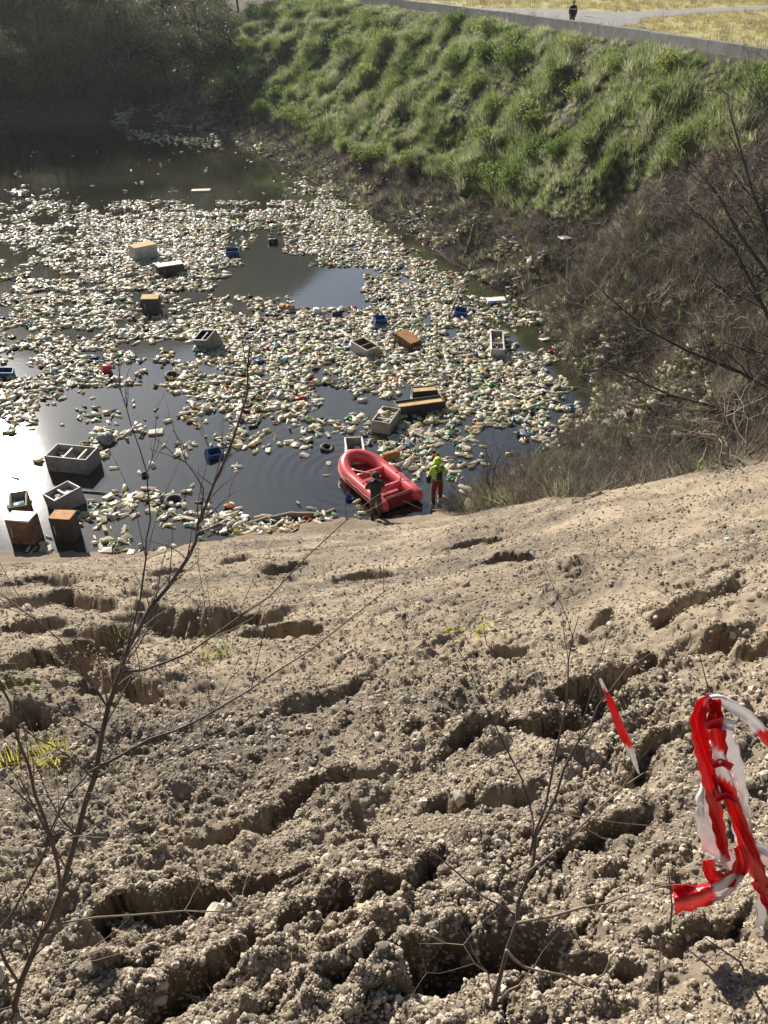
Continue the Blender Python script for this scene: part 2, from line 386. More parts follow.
# ------------------------------------------------------------------ ground sheet: polar grid, fine in front of the camera
def build_ground():
    th = np.concatenate([np.linspace(-180, -62, 16), np.linspace(-60, -48, 12), np.linspace(-47.5, 47.5, 610), np.linspace(48, 60, 12), np.linspace(62, 176, 15)])
    rr = np.concatenate([np.geomspace(0.3, .8, 20)[:-1], np.geomspace(.8, 24, 640)[:-1], np.geomspace(24, 115, 250)[:-1], np.geomspace(115, 900, 24)])
    TH, RR = np.meshgrid(np.radians(th), rr)
    X = RR * np.sin(TH); Y = RR * np.cos(TH)
    Z = base_z(X, Y); _bz['z'] = Z; Z = Z + detail(X, Y)
    nr, na = X.shape
    # crumble the steep crack walls: push them in and out with noise that also varies with height
    gy = np.gradient(Z, axis=0) / np.maximum(np.gradient(RR, axis=0), 1e-4); steep = smooth(.9, 2.2, np.abs(gy + .6)) * dirt_mask(X, Y) * (RR < 22)
    for q in range(1, 4): steep[q:-q] = np.maximum(steep[q:-q], .9 * np.maximum(steep[:-2 * q], steep[2 * q:])) if q == 1 else steep[q:-q]
    def blur(A, n):
        for _ in range(2): A = (np.cumsum(np.pad(A, ((0, 0), (n + 1, n)), mode='edge'), axis=1)[:, 2 * n + 1:] - np.cumsum(np.pad(A, ((0, 0), (n + 1, n)), mode='edge'), axis=1)[:, :-2 * n - 1]) / (2 * n + 1)
        return A
    dense = slice(40, -40); st_ = np.clip(blur(steep[:, dense], 3) * 1.5, 0, 1); Z[:, dense] = Z[:, dense] * (1 - st_) + blur(Z[:, dense], 3) * st_      # no fluted curtains on the walls
    k = steep > .02; a_ = X[k] * 5 + Z[k] * 9; b_ = Y[k] * 5 - Z[k] * 10; amp = steep[k] * np.clip(RR[k] * .010, .015, .07) * np.sign(gy[k])
    push = amp * (fbm(a_, b_, 3, 600, .65) * 1.4)
    X[k] = X[k] + push * np.sin(TH[k]); Y[k] = Y[k] + push * np.cos(TH[k]); Z[k] += steep[k] * .02 * fbm(a_ * 1.7, b_ * 1.7, 2, 601)
    V = np.stack([X, Y, Z], -1).reshape(-1, 3)
    i = np.arange(nr - 1)[:, None] * na; j = np.arange(na)[None]; j2 = (j + 1) % na
    Fq = np.stack([i + j, i + j2, i + na + j2, i + na + j], -1).reshape(-1, 4)[:, ::-1]
    V = np.vstack([V, [[0, 0, Z[0].mean()]]])
    me = mesh_np('ground', V, Fq, True)
    dm = dirt_mask(X, Y); d, s, t = seg_dist(X, Y, WALLP)
    field = smooth(-0.2, 0.6, np.where((s < 0) & (Y > 24), d, -d)); field = np.maximum(field, smooth(150, 220, RR))
    sd_, _, _ = seg_dist(X, Y, [tuple(p) for p in SH[:13]])
    wet = dm * smooth(1.5, 0.1, Z + 0.35 * fbm(X * 1.3, Y * 1.3, 3, 33)) * smooth(-9, -2, X * 0 + 1)
    col = np.stack([dm, field, wet, np.ones_like(dm)], -1).reshape(-1, 4); col = np.vstack([col, [[1, 0, 0, 1]]])
    at = me.color_attributes.new('zone', 'FLOAT_COLOR', 'POINT'); at.data.foreach_set('color', col.astype(np.float32).ravel())
    o = link('ground', me, ground_material()); tag(o, kind='structure')
    return o
GROUND = build_ground()

# ------------------------------------------------------------------ water
def build_water():
    bmw = bmesh.new(); vs = [bmw.verts.new((x, y, 0)) for x, y in ((-130, 10), (22, 10), (22, 118), (-130, 118))]
    bmw.faces.new(vs); me = bpy.data.meshes.new('pond_water'); bmw.to_mesh(me)
    m, t, b = new_mat('murky_water'); L = t.links
    co = nnode(t, 'ShaderNodeTexCoord').outputs['Object']
    n = noise_node(t, 0.12, 5, 0.6, co)
    c = ramp(t, n.outputs[0], [(0.35, (0.012, 0.013, 0.010)), (0.65, (0.035, 0.032, 0.020))]).outputs[0]
    L.new(c, b.inputs['Base Color']); b.inputs['Roughness'].default_value = 0.03; b.inputs['IOR'].default_value = 1.5
    b.inputs['Specular IOR Level'].default_value = 1.0
    b.inputs['Roughness'].default_value = 0.055
    n2 = noise_node(t, 1.3, 4, 0.55, co); n3 = noise_node(t, 7, 3, 0.5, co)
    # rings spreading from the raft
    mp = nnode(t, 'ShaderNodeMapping'); mp.inputs['Location'].default_value = (1.1, -25.4, 0); L.new(co, mp.inputs['Vector'])
    wv = nnode(t, 'ShaderNodeTexWave', wave_type='RINGS', rings_direction='SPHERICAL'); wv.inputs['Scale'].default_value = 0.75
    wv.inputs['Distortion'].default_value = 1.2; wv.inputs['Detail'].default_value = 2; L.new(mp.outputs[0], wv.inputs['Vector'])
    ln = nnode(t, 'ShaderNodeVectorMath', operation='LENGTH'); L.new(mp.outputs[0], ln.inputs[0])
    mr = nnode(t, 'ShaderNodeMapRange'); L.new(ln.outputs['Value'], mr.inputs[0]); mr.inputs[1].default_value = 1.5; mr.inputs[2].default_value = 6.5; mr.inputs[3].default_value = 1; mr.inputs[4].default_value = 0
    mu = nnode(t, 'ShaderNodeMath', operation='MULTIPLY'); L.new(wv.outputs['Fac'], mu.inputs[0]); L.new(mr.outputs[0], mu.inputs[1])
    nb = bump(t, n2.outputs[0], 0.03, 0.05); nb = bump(t, n3.outputs[0], 0.04, 0.008, nb); nb = bump(t, mu.outputs[0], 0.10, 0.05, nb)
    L.new(nb, b.inputs['Normal'])
    o = link('pond_water', me, m); tag(o, kind='structure')
build_water()
# ------------------------------------------------------------------ wooded hill far behind the pond (above the frame; the pond mirrors it)
def build_hill():
    az = np.radians(np.linspace(-75, 12, 90)); rows = np.linspace(0, 1, 14); A, Q = np.meshgrid(az, rows)
    el = np.interp(np.degrees(A), [-75, -50, -30, -22, -12, -8.5, -3.5, 0, 4, 12], [9, 15, 19, 21.5, 21, 19.5, 16.5, 14, 9, 3]) + 1.0 * fbm(A * 14, A * 3, 4, 500)
    r = 420 + 330 * Q; prof = Q ** 1.15; h = np.tan(np.radians(el)) * 750 * prof * (1 + .05 * fbm(A * 30, Q * 6, 4, 501) * (Q < .95)); z = np.maximum(h, 0) + ROAD_Z * (1 - Q) - 4 * (Q == 0)
    V = np.stack([r * np.sin(A), r * np.cos(A), z], -1).reshape(-1, 3); na = A.shape[1]
    Fq = [(i * na + j, i * na + j + 1, (i + 1) * na + j + 1, (i + 1) * na + j) for i in range(13) for j in range(na - 1)]
    m, t, b = new_mat('wooded_hillside'); co = nnode(t, 'ShaderNodeTexCoord').outputs['Object']; n = noise_node(t, .05, 8, .65, co)
    t.links.new(ramp(t, n.outputs[0], [(.35, (.03, .04, .02)), (.65, (.09, .095, .045))]).outputs[0], b.inputs['Base Color']); b.inputs['Roughness'].default_value = .95
    tag(link('hills', mesh_np('hills', V, Fq, True), m), kind='structure')
build_hill()


# ------------------------------------------------------------------ shared placement helpers
def hit(px, py, lo=1.0, hi=120.0):
    d = ray(px, py); t = np.geomspace(lo, hi, 2600); P = CAM + d * t[:, None]
    g = ground(P[:, 0], P[:, 1]); k = int(np.argmax(P[:, 2] < g)); return P[k]
def in_poly(x, y, poly):
    inside = np.zeros(np.shape(x), bool); n = len(poly)
    for i in range(n):
        x1, y1 = poly[i]; x2, y2 = poly[(i + 1) % n]
        c = ((y1 > y) != (y2 > y)) & (x < (x2 - x1) * (y - y1) / (y2 - y1 + 1e-12) + x1); inside ^= c
    return inside
def beyond_wall(x, y):
    d, s, _ = seg_dist(x, y, WALLP); return np.where((s < 0) & (y > 24), d, -d)
def scatter(name, pts, rot, scl, idx, meshes, kind='stuff', label=None):
    """one object of instanced clumps (geometry nodes) for what nobody could count"""
    col = bpy.data.collections.new(name + '_source')
    for k, me in enumerate(meshes): col.objects.link(bpy.data.objects.new(f'{name}_source_{k:02d}', me))
    me = bpy.data.meshes.new(name); n = len(pts); me.vertices.add(n); me.vertices.foreach_set('co', np.asarray(pts, np.float32).ravel())
    a = me.attributes.new('rot', 'FLOAT_VECTOR', 'POINT'); a.data.foreach_set('vector', np.asarray(rot, np.float32).ravel())
    a = me.attributes.new('scl', 'FLOAT_VECTOR', 'POINT'); s = np.asarray(scl, np.float32)
    if s.ndim == 1: s = np.repeat(s[:, None], 3, 1)
    a.data.foreach_set('vector', s.ravel())
    a = me.attributes.new('idx', 'INT', 'POINT'); a.data.foreach_set('value', np.asarray(idx, np.int32))
    g = bpy.data.node_groups.new(name, 'GeometryNodeTree')
    g.interface.new_socket('Geometry', in_out='INPUT', socket_type='NodeSocketGeometry'); g.interface.new_socket('Geometry', in_out='OUTPUT', socket_type='NodeSocketGeometry')
    gi = g.nodes.new('NodeGroupInput'); go = g.nodes.new('NodeGroupOutput'); ip = g.nodes.new('GeometryNodeInstanceOnPoints')
    ci = g.nodes.new('GeometryNodeCollectionInfo'); ci.inputs['Collection'].default_value = col; ci.inputs['Separate Children'].default_value = True; ci.inputs['Reset Children'].default_value = True
    def na(nm, dt):
        q = g.nodes.new('GeometryNodeInputNamedAttribute'); q.data_type = dt; q.inputs['Name'].default_value = nm; return q.outputs[0]
    er = g.nodes.new('FunctionNodeEulerToRotation'); g.links.new(na('rot', 'FLOAT_VECTOR'), er.inputs[0])
    g.links.new(gi.outputs[0], ip.inputs['Points']); g.links.new(ci.outputs[0], ip.inputs['Instance']); ip.inputs['Pick Instance'].default_value = True
    g.links.new(na('idx', 'INT'), ip.inputs['Instance Index']); g.links.new(er.outputs[0], ip.inputs['Rotation']); g.links.new(na('scl', 'FLOAT_VECTOR'), ip.inputs['Scale'])
    g.links.new(ip.outputs[0], go.inputs[0])
    o = link(name, me); mod = o.modifiers.new('scatter', 'NODES'); mod.node_group = g
    tag(o, label, None, None, kind); return o
def zrot(n, tilt=0.15): return np.stack([rng.normal(0, tilt, n), rng.normal(0, tilt, n), rng.uniform(0, 6.283, n)], -1)

# ------------------------------------------------------------------ plant materials
def leaf_mat(name, stops, trans=0.45, rough=0.6):
    m, t, b = new_mat(name); L = t.links
    geo = nnode(t, 'ShaderNodeNewGeometry'); oi = nnode(t, 'ShaderNodeObjectInfo')
    n = noise_node(t, 0.35, 3, 0.6, oi.outputs['Location']); n2 = noise_node(t, 3, 2, 0.5, geo.outputs['Position'])
    a = nnode(t, 'ShaderNodeMath', operation='MULTIPLY_ADD'); L.new(oi.outputs['Random'], a.inputs[0]); a.inputs[1].default_value = 0.35
    L.new(n.outputs[0], a.inputs[2]); a2 = nnode(t, 'ShaderNodeMath', operation='MULTIPLY_ADD'); L.new(n2.outputs[0], a2.inputs[0]); a2.inputs[1].default_value = 0.4; L.new(a.outputs[0], a2.inputs[2])
    c = ramp(t, a2.outputs[0], stops).outputs[0]
    L.new(c, b.inputs['Base Color']); b.inputs['Roughness'].default_value = rough; b.inputs['Specular IOR Level'].default_value = 0.25
    tr = nnode(t, 'ShaderNodeBsdfTranslucent'); L.new(c, tr.inputs[0]); ms = nnode(t, 'ShaderNodeMixShader'); ms.inputs[0].default_value = trans
    L.new(b.outputs[0], ms.inputs[1]); L.new(tr.outputs[0], ms.inputs[2]); L.new(ms.outputs[0], t.nodes['Material Output'].inputs[0])
    return m
GRASS = leaf_mat('bank_grass', [(0.45, (0.075, 0.115, 0.034)), (0.7, (0.175, 0.235, 0.07)), (0.95, (0.32, 0.37, 0.16)), (1.15, (0.44, 0.43, 0.28))], .55)
LEAF = leaf_mat('shrub_leaves', [(0.45, (0.07, 0.12, 0.025)), (0.8, (0.15, 0.22, 0.045)), (1.1, (0.25, 0.28, 0.08))])
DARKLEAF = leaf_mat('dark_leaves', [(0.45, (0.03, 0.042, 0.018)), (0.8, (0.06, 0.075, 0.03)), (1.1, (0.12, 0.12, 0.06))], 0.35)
STRAW = leaf_mat('dry_stalks', [(0.45, (0.105, 0.086, 0.06)), (0.8, (0.21, 0.17, 0.118)), (1.1, (0.40, 0.34, 0.24))], 0.25)
FIELDG = leaf_mat('field_grass', [(0.45, (0.26, 0.25, 0.07)), (0.8, (0.38, 0.34, 0.12)), (1.1, (0.36, 0.27, 0.15))], 0.4)
YELLOW = leaf_mat('yellow_leaves', [(0.4, (0.35, 0.36, 0.03)), (1.0, (0.60, 0.56, 0.06))], 0.45)
GREENL = leaf_mat('young_grass', [(0.4, (0.12, 0.20, 0.03)), (1.0, (0.25, 0.33, 0.06))], 0.45)
BARK = mat('grey_bark', (0.075, 0.058, 0.043), 0.9, 0.4, 9, bumpy=0.01)
TWIG = mat('brown_twigs', (0.10, 0.081, 0.064), 0.85, 0.4, 5, objrand=0.35)
PALETWIG = mat('pale_dry_twig', (0.23, 0.18, 0.13), 0.85, 0.3, 14)
SAPBARK = mat('sapling_bark', (0.075, 0.05, 0.038), 0.75, 0.35, 30)

# ------------------------------------------------------------------ plant meshes
def blade_clump(name, n, h, spread, wid, m, bend=0.5, seg=3):
    V = []; Fq = []
    for _ in range(n):
        a = random.uniform(0, 6.283); r = spread * math.sqrt(random.random()); bx, by = r * math.cos(a), r * math.sin(a)
        hh = h * random.uniform(0.55, 1.1); b = bend * random.uniform(0.3, 1.3) * hh; da = a + random.uniform(-0.7, 0.7); w0 = wid * random.uniform(0.6, 1.2)
        ca, sa = math.cos(da), math.sin(da); n0 = len(V)
        for k in range(seg + 1):
            f = k / seg; ww = w0 * (1 - f * 0.85); o = b * f * f; z = hh * (f - 0.22 * f * f * min(1, b / hh * 1.5))
            for s in (-1, 1): V.append((bx + ca * o - sa * ww * s, by + sa * o + ca * ww * s, z))
        for k in range(seg): Fq.append((n0 + 2 * k, n0 + 2 * k + 1, n0 + 2 * k + 3, n0 + 2 * k + 2))
    return mesh_np(name, V, Fq, True, [m])
def leaves_on(V, Fq, pts, n_each, size, spread):
    for p in pts:
        for _ in range(n_each):
            c = np.array(p) + rng.normal(0, spread, 3); d = rng.normal(0, 1, 3); d /= np.linalg.norm(d); d[2] -= 0.2
            e = np.cross(d, rng.normal(0, 1, 3)); e /= np.linalg.norm(e) + 1e-9; s = size * random.uniform(0.6, 1.3); n0 = len(V)
            V += [tuple(c - d * s), tuple(c + e * s * 0.35), tuple(c + d * s), tuple(c - e * s * 0.35)]; Fq.append((n0, n0 + 1, n0 + 2, n0 + 3))
def branching(mb, p, d, L, r, depth, kids, tips, wig=0.18, up=0.1, sides=4, ratio=0.62):
    """one wandering limb with side limbs; tips collects the twig ends"""
    n = 4; pts = [Vector(p)]; dd = Vector(d).normalized()
    for k in range(n):
        dd = (dd + Vector((random.gauss(0, wig), random.gauss(0, wig), random.gauss(0, wig) + up))).normalized(); pts.append(pts[-1] + dd * (L / n))
    r1 = r * (0.5 if depth else 0.25)
    mb.tube(pts, [r + (r1 - r) * k / n for k in range(n + 1)], sides if depth else 3, cap=False)
    tips.append(tuple(pts[-1]))
    if depth <= 0: tips.append(tuple(pts[2])); return
    for k in range(kids):
        i = random.choice((1, 2, 3, 4)) if k else 4; q = pts[i]; ax = Vector((random.gauss(0, 1), random.gauss(0, 1), random.gauss(0, 1))).normalized()
        nd = (Matrix.Rotation(random.uniform(0.4, 1.0), 3, ax) @ dd)
        branching(mb, q, nd, L * random.uniform(ratio - .12, ratio + .14), r * 0.55, depth - 1, kids, tips, wig, up, max(3, sides - 1), ratio)
def bare_bush(name, stems, L, r, depth, kids, m, up=0.08, wig=0.2, lean=0.7):
    mb = MB(); tips = []
    for s in range(stems):
        a = 6.283 * s / stems + random.uniform(-.4, .4); l = random.uniform(0.2, lean)
        branching(mb, (0.15 * math.cos(a), 0.15 * math.sin(a), -0.1), (math.cos(a) * l, math.sin(a) * l, 1), L * random.uniform(.7, 1.1), r, depth, kids, tips, wig, up)
    return mb.mesh(name, True, [m]), tips

# ------------------------------------------------------------------ parapet wall, road, far field
CONC = mat('weathered_concrete', (0.16, 0.153, 0.142), 0.9, 0.25, 1.6, dirt=(0.10, 0.095, 0.08), bumpy=0.01)
ASPH = mat('old_asphalt', (0.20, 0.185, 0.17), 0.95, 0.2, 0.8, dirt=(0.26, 0.235, 0.19), bumpy=0.004)
def resample(pts, step):
    pts = np.array(pts, float); d = np.r_[0, np.cumsum(np.hypot(*np.diff(pts, axis=0).T))]; s = np.arange(0, d[-1], step)
    # smooth corners with a small running mean
    q = np.stack([np.interp(s, d, pts[:, 0]), np.interp(s, d, pts[:, 1])], -1)
    for _ in range(3): q[1:-1] = 0.25 * q[:-2] + 0.5 * q[1:-1] + 0.25 * q[2:]
    return q
def build_wall():
    root = empty('concrete_wall', (*WALLP[2], ROAD_Z)); tag(root, 'long low weathered grey concrete parapet wall along the top of the grassy bank', 'wall')
    q = resample(WALLP[1:9], 3.0); off = np.array(root.location)
    for a, b in zip(q[:-1], q[1:]):                       # cast panels, butted with a small joint
        e = (b - a) / np.hypot(*(b - a)); nrm = np.array([-e[1], e[0]]); a2 = a + e * 0.012; b2 = b - e * 0.012; jz = random.uniform(-.02, .03)
        mb = MB(); prof = ((-.13, -.7), (-.13, .74), (-.10, .78), (.10, .78), (.13, .74), (.13, -.7))
        n = len(prof)
        for p in (a2, b2):
            for x, z in prof: mb.v.append((*(p + nrm * x - off[:2]), z + jz * (z > 0)))
        for k in range(n): mb.face((k, (k + 1) % n, n + (k + 1) % n, n + k))
        mb.face(range(n)[::-1]); mb.face(range(n, 2 * n)); mb.build('panel', CONC, root)
build_wall()
def build_road():
    cl = [tuple(onz(x, y, ROAD_Z)[:2]) for x, y in ((768, 8), (720, 10), (680, 12))] + [(17.5, 79.5), (13.0, 82.0), (8.6, 90), (3, 102), (-4, 120), (-12, 140), (-30, 180)]
    cl = [(60, 95)] + cl; q = resample(cl, 1.0); wd = 2.6; V = []
    for k in range(len(q)):
        e = q[min(k + 1, len(q) - 1)] - q[max(k - 1, 0)]; e /= np.hypot(*e); nrm = np.array([-e[1], e[0]]); j = 0.25 * math.sin(k * 1.7) + 0.2 * math.sin(k * .63)
        for s in (-1, 1): V.append((*(q[k] + nrm * s * (wd + j * 0.5)), ROAD_Z + 0.02))
    Fq = [(2 * k, 2 * k + 2, 2 * k + 3, 2 * k + 1) for k in range(len(q) - 1)]
    o = link('road', mesh_np('road', V, Fq), ASPH); tag(o, kind='structure')
    # paved verge between the wall and the road where the two run together
    V = [(*onz(x, y, ROAD_Z)[:2], ROAD_Z + 0.012) for x, y in ((470, 8), (520, 16), (570, 25), (600, 28.5), (625, 28), (645, 21), (640, 14), (560, 9))]
    me = bpy.data.meshes.new('paved_verge'); me.from_pydata(V, [], [tuple(range(len(V)))]); o = link('paved_verge', me, ASPH); tag(o, kind='structure')
    return q
ROADC = build_road()

# ------------------------------------------------------------------ far bank vegetation
GREEN_LINE = ([-200, 150, 215, 255, 300, 360, 430, 480, 530, 590, 640, 690, 768, 1000], [60, 60, 88, 110, 133, 152, 176, 192, 214, 224, 190, 165, 128, 90])
def bank_points(n, x0, x1, y0, y1):
    x = rng.uniform(x0, x1, n); y = rng.uniform(y0, y1, n); k = beyond_wall(x, y) < -0.35; x = x[k]; y = y[k]
    b = base_z(x, y); k = b > 0.03; x = x[k]; y = y[k]; z = ground(x, y); return np.stack([x, y, z], -1)
def build_bank():
    P = bank_points(130000, -24, 24, 24, 122); px, py, dep = proj(P)
    line = np.interp(px, *GREEN_LINE) + 14 * fbm(P[:, 0] * 0.5, P[:, 1] * 0.5, 3, 120)
    green = py < line
    dens = smooth(-0.5, 0.15, fbm(P[:, 0] * 0.55, P[:, 1] * 0.55, 3, 121))
    k = green & (rng.random(len(P)) < 0.5 + 0.5 * dens) & (px > -40) & (px < 830) & (py > -40)
    G = P[k]; G = G[rng.permutation(len(G))[:36000]]
    hum = smooth(-0.35, 0.5, fbm(G[:, 0] * 0.55, G[:, 1] * 0.55, 3, 121))
    s = (0.42 + 0.75 * hum) * rng.uniform(0.75, 1.25, len(G))
    s *= .62 + .38 * smooth(.3, 1.8, -beyond_wall(G[:, 0], G[:, 1]))
    meshes = [blade_clump('tall_grass_clump', 30, 0.75, 0.30, 0.020, GRASS, 0.85) for _ in range(4)] + [blade_clump('tall_grass_clump', 24, 0.95, 0.22, 0.016, GRASS, 0.6) for _ in range(2)] + [blade_clump('dry_grass_clump', 20, 0.8, 0.25, 0.016, STRAW, 0.6)]
    idx = np.where(rng.random(len(G)) < 0.05, 6, rng.integers(0, 6, len(G)))
    scatter('bank_grass', G, zrot(len(G), 0.2), s, idx, meshes, label='tall feathery green grass covering the steep bank below the parapet wall')
    # leafy shrubs standing out of the grass: individuals
    sm = []
    for v in range(4):
        mb, tips = MB(), []
        for q in range(7):
            a = 6.283 * q / 7 + random.uniform(-.3, .3); branching(mb, (0, 0, -.1), (math.cos(a) * .7, math.sin(a) * .7, 1), random.uniform(.5, .8), .014, 1, 3, tips, .15, .06)
        V = []; Fq = []; leaves_on(V, Fq, tips, 22, 0.085, 0.17); sm.append((mesh_np('crown', V, Fq, False, [LEAF]), mb.mesh('stem', True, [TWIG])))
    cand = G[(s > 0.85)]; chosen = []
    for p in cand[rng.permutation(len(cand))]:
        if all((p[0] - q[0]) ** 2 + (p[1] - q[1]) ** 2 > 1.7 ** 2 for q in chosen): chosen.append(p)
        if len(chosen) >= 110: break
    for i, p in enumerate(chosen):
        c, st = sm[i % 4]; x, y, _ = proj(p); r = empty('leafy_shrub', p - np.array([0, 0, .05]), random.uniform(0, 6.28)); f = random.uniform(.8, 1.5); r.scale = (f * 1.1, f * 1.1, f)
        where = 'close under the wall' if y < np.interp(x, [400, 768], [45, 95]) else ('at the bank foot' if y > np.interp(x, *GREEN_LINE) - 35 else 'midway up the bank')
        side = 'at its shaded left end' if x < 330 else ('left of its middle' if x < 450 else ('right of its middle' if x < 600 else 'at its right end'))
        tag(r, f'leafy green shrub {where}, {side}', 'shrub', f'leafy shrubs {where}, {side}')
        link('crown', c, None, r); link('stem', st, None, r)
    # brown debris foot of the bank: dry tussocks, sticks
    low = (~green) & (px > -40) & (px < 830)
    B = P[low]; B = B[rng.permutation(len(B))[:7000]]; 
    tm = [blade_clump('dry_tussock', 22, 0.45, 0.22, 0.014, STRAW, 0.9) for _ in range(2)] + [bare_bush('dead_brush', 5, .5, .008, 1, 3, TWIG, -0.02, .3, 1.4)[0] for _ in range(3)] + [blade_clump('green_tussock', 22, 0.5, 0.22, 0.014, GRASS, 0.9)]
    idx = rng.choice(6, len(B), p=[.10, .08, .27, .25, .23, .07]); scatter('dry_brush', B, zrot(len(B), .35), rng.uniform(.6, 1.5, len(B)), idx, tm, label='tangled dry brush and dead grass on the brown foot of the bank')
    # field beyond the road
    n = 9000; fx = rng.uniform(0, 70, n); fy = rng.uniform(36, 150, n); k = beyond_wall(fx, fy) > 0.4; fx, fy = fx[k], fy[k]
    d, _, _ = seg_dist(fx, fy, [tuple(p) for p in ROADC[::4]]); vx, vy, _ = proj(np.stack([fx, fy, fx * 0 + ROAD_Z], -1))
    k = (d > 2.9) & ~in_poly(vx, vy, [(470, 8), (520, 16), (570, 25), (600, 28.5), (625, 28), (645, 21), (640, 14), (560, 9)]); fx, fy = fx[k], fy[k]
    fm = [blade_clump('field_tuft', 22, .3, .45, .02, FIELDG, .7) for _ in range(3)] + [blade_clump('field_weed', 18, .75, .3, .012, STRAW, .4)]
    dn = beyond_wall(fx, fy); idx = np.where(rng.random(len(fx)) < np.where(dn < 5, .6, .07), 3, rng.integers(0, 3, len(fx)))
    scatter('field_grass', np.stack([fx, fy, np.full(len(fx), ROAD_Z)], -1), zrot(len(fx), .1), rng.uniform(.6, 1.3, len(fx)), idx, fm, label='yellow green grass and dry weeds of the field beyond the road')
build_bank()

# ------------------------------------------------------------------ far trees in the shaded corner of the pond
def build_trees():
    protos = []
    for v in range(3):
        mb, tips = MB(), []
        branching(mb, (0, 0, -0.6), (random.uniform(-.1, .1), random.uniform(-.1, .1), 1), 7.0, .32, 0, 0, tips, .06, .1, 8)
        top = Vector(tips[0]); tips = []
        for q in range(9):
            a = 6.283 * q / 9 + random.uniform(-.3, .3); z = top.z * random.uniform(.35, 1)
            branching(mb, (top.x * z / top.z, top.y * z / top.z, z), (math.cos(a), math.sin(a), random.uniform(.3, 1.4)), random.uniform(3.2, 5.2), .13, 2, 3, tips, .16, .06, 5)
        trunk = mb.mesh('trunk', True, [BARK]); V = []; Fq = []
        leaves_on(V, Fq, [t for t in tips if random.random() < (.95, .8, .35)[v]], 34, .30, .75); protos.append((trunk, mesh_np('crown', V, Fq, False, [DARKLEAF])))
    spots = [(-51, 110, 1.25, 0, 'dark dense tree at the far left corner of the pond'), (-45, 106, 1.0, 1, 'dark ivy-hung tree on the far shore, second from the left edge'),
             (-41, 115, 1.0, 0, 'tall dark tree set back behind the far shore thicket'), (-34, 105, .55, 2, 'half-bare tree with pale limbs over the shaded far shore'),
             (-30, 109, .5, 1, 'dark tree above the litter strip on the far shore'), (-27, 120, .5, 0, 'dark tree left of where the green bank begins'),
             (-21, 108, .6, 2, 'small half-bare tree at the corner where the green bank meets the far shore'), (-58, 106, 1.5, 0, 'dark tree just outside the left edge over the far water'),
             (-66, 100, 1.9, 1, 'dark tree left of the frame beyond the water'), (-19, 126, .7, 1, 'small dark tree at the top of the green bank near its far end'), (-37, 122, .8, 1, 'dark tree in the back row of the far thicket'),
             (-46, 121, 1.4, 0, 'tallest dark tree in the back row of the far thicket')]
    for x, y, s, v, lab in spots:
        r = empty('thicket_tree', (x, y, gz(x, y)), random.uniform(0, 6.28)); r.scale = (s, s, s); tag(r, lab, 'tree', 'dark trees at the far end of the pond')
        link('trunk', protos[v][0], None, r); link('crown', protos[v][1], None, r)
    # undergrowth masses along the far shore
    ub = []
    for v in range(3):
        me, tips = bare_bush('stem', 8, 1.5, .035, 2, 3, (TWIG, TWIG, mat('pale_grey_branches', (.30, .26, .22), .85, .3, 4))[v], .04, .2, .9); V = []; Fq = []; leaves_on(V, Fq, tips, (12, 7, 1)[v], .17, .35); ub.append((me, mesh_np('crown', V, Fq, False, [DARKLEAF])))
    labs = ['in the shade at the far left', 'under the tallest far trees', 'behind the far litter strip', 'where the bank starts']
    for i in range(54):
        x = -62 + 46 * (i + random.random()) / 54; y = np.interp(x, [-60, -42, -23, -17, -12], [103, 102, 100.5, 97, 92]) + random.choice((.2, 3, 6)) + random.uniform(0, 2); f = random.uniform(.8, 1.5)
        r = empty('thicket_bush', (x, y, gz(x, y)), random.uniform(0, 6.28)); r.scale = (f, f, f * random.uniform(.9, 1.3)); w_ = labs[0 if x < -46 else 1 if x < -34 else 2 if x < -22 else 3]
        tag(r, f'dark bush on the far shore {w_}', 'bush', f'dark bushes on the far shore {w_}'); link('stem', ub[i % 3][0], None, r); link('crown', ub[i % 3][1], None, r)
    # wooded slope behind the trees
    n = 1500; x = rng.uniform(-95, -17, n); y = rng.uniform(103, 160, n); k = (y > np.interp(x, [-95, -42, -23, -17], [95, 104, 104, 112])) & (x < -17 - (y - 110) * .25); x, y = x[k], y[k]
    und = []
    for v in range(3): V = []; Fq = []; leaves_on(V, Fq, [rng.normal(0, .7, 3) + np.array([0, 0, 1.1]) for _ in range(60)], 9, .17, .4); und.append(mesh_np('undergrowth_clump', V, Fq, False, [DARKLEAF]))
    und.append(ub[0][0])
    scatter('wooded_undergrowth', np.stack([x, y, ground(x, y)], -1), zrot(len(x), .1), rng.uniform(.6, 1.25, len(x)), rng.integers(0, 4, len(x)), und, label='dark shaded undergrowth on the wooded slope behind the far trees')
build_trees()

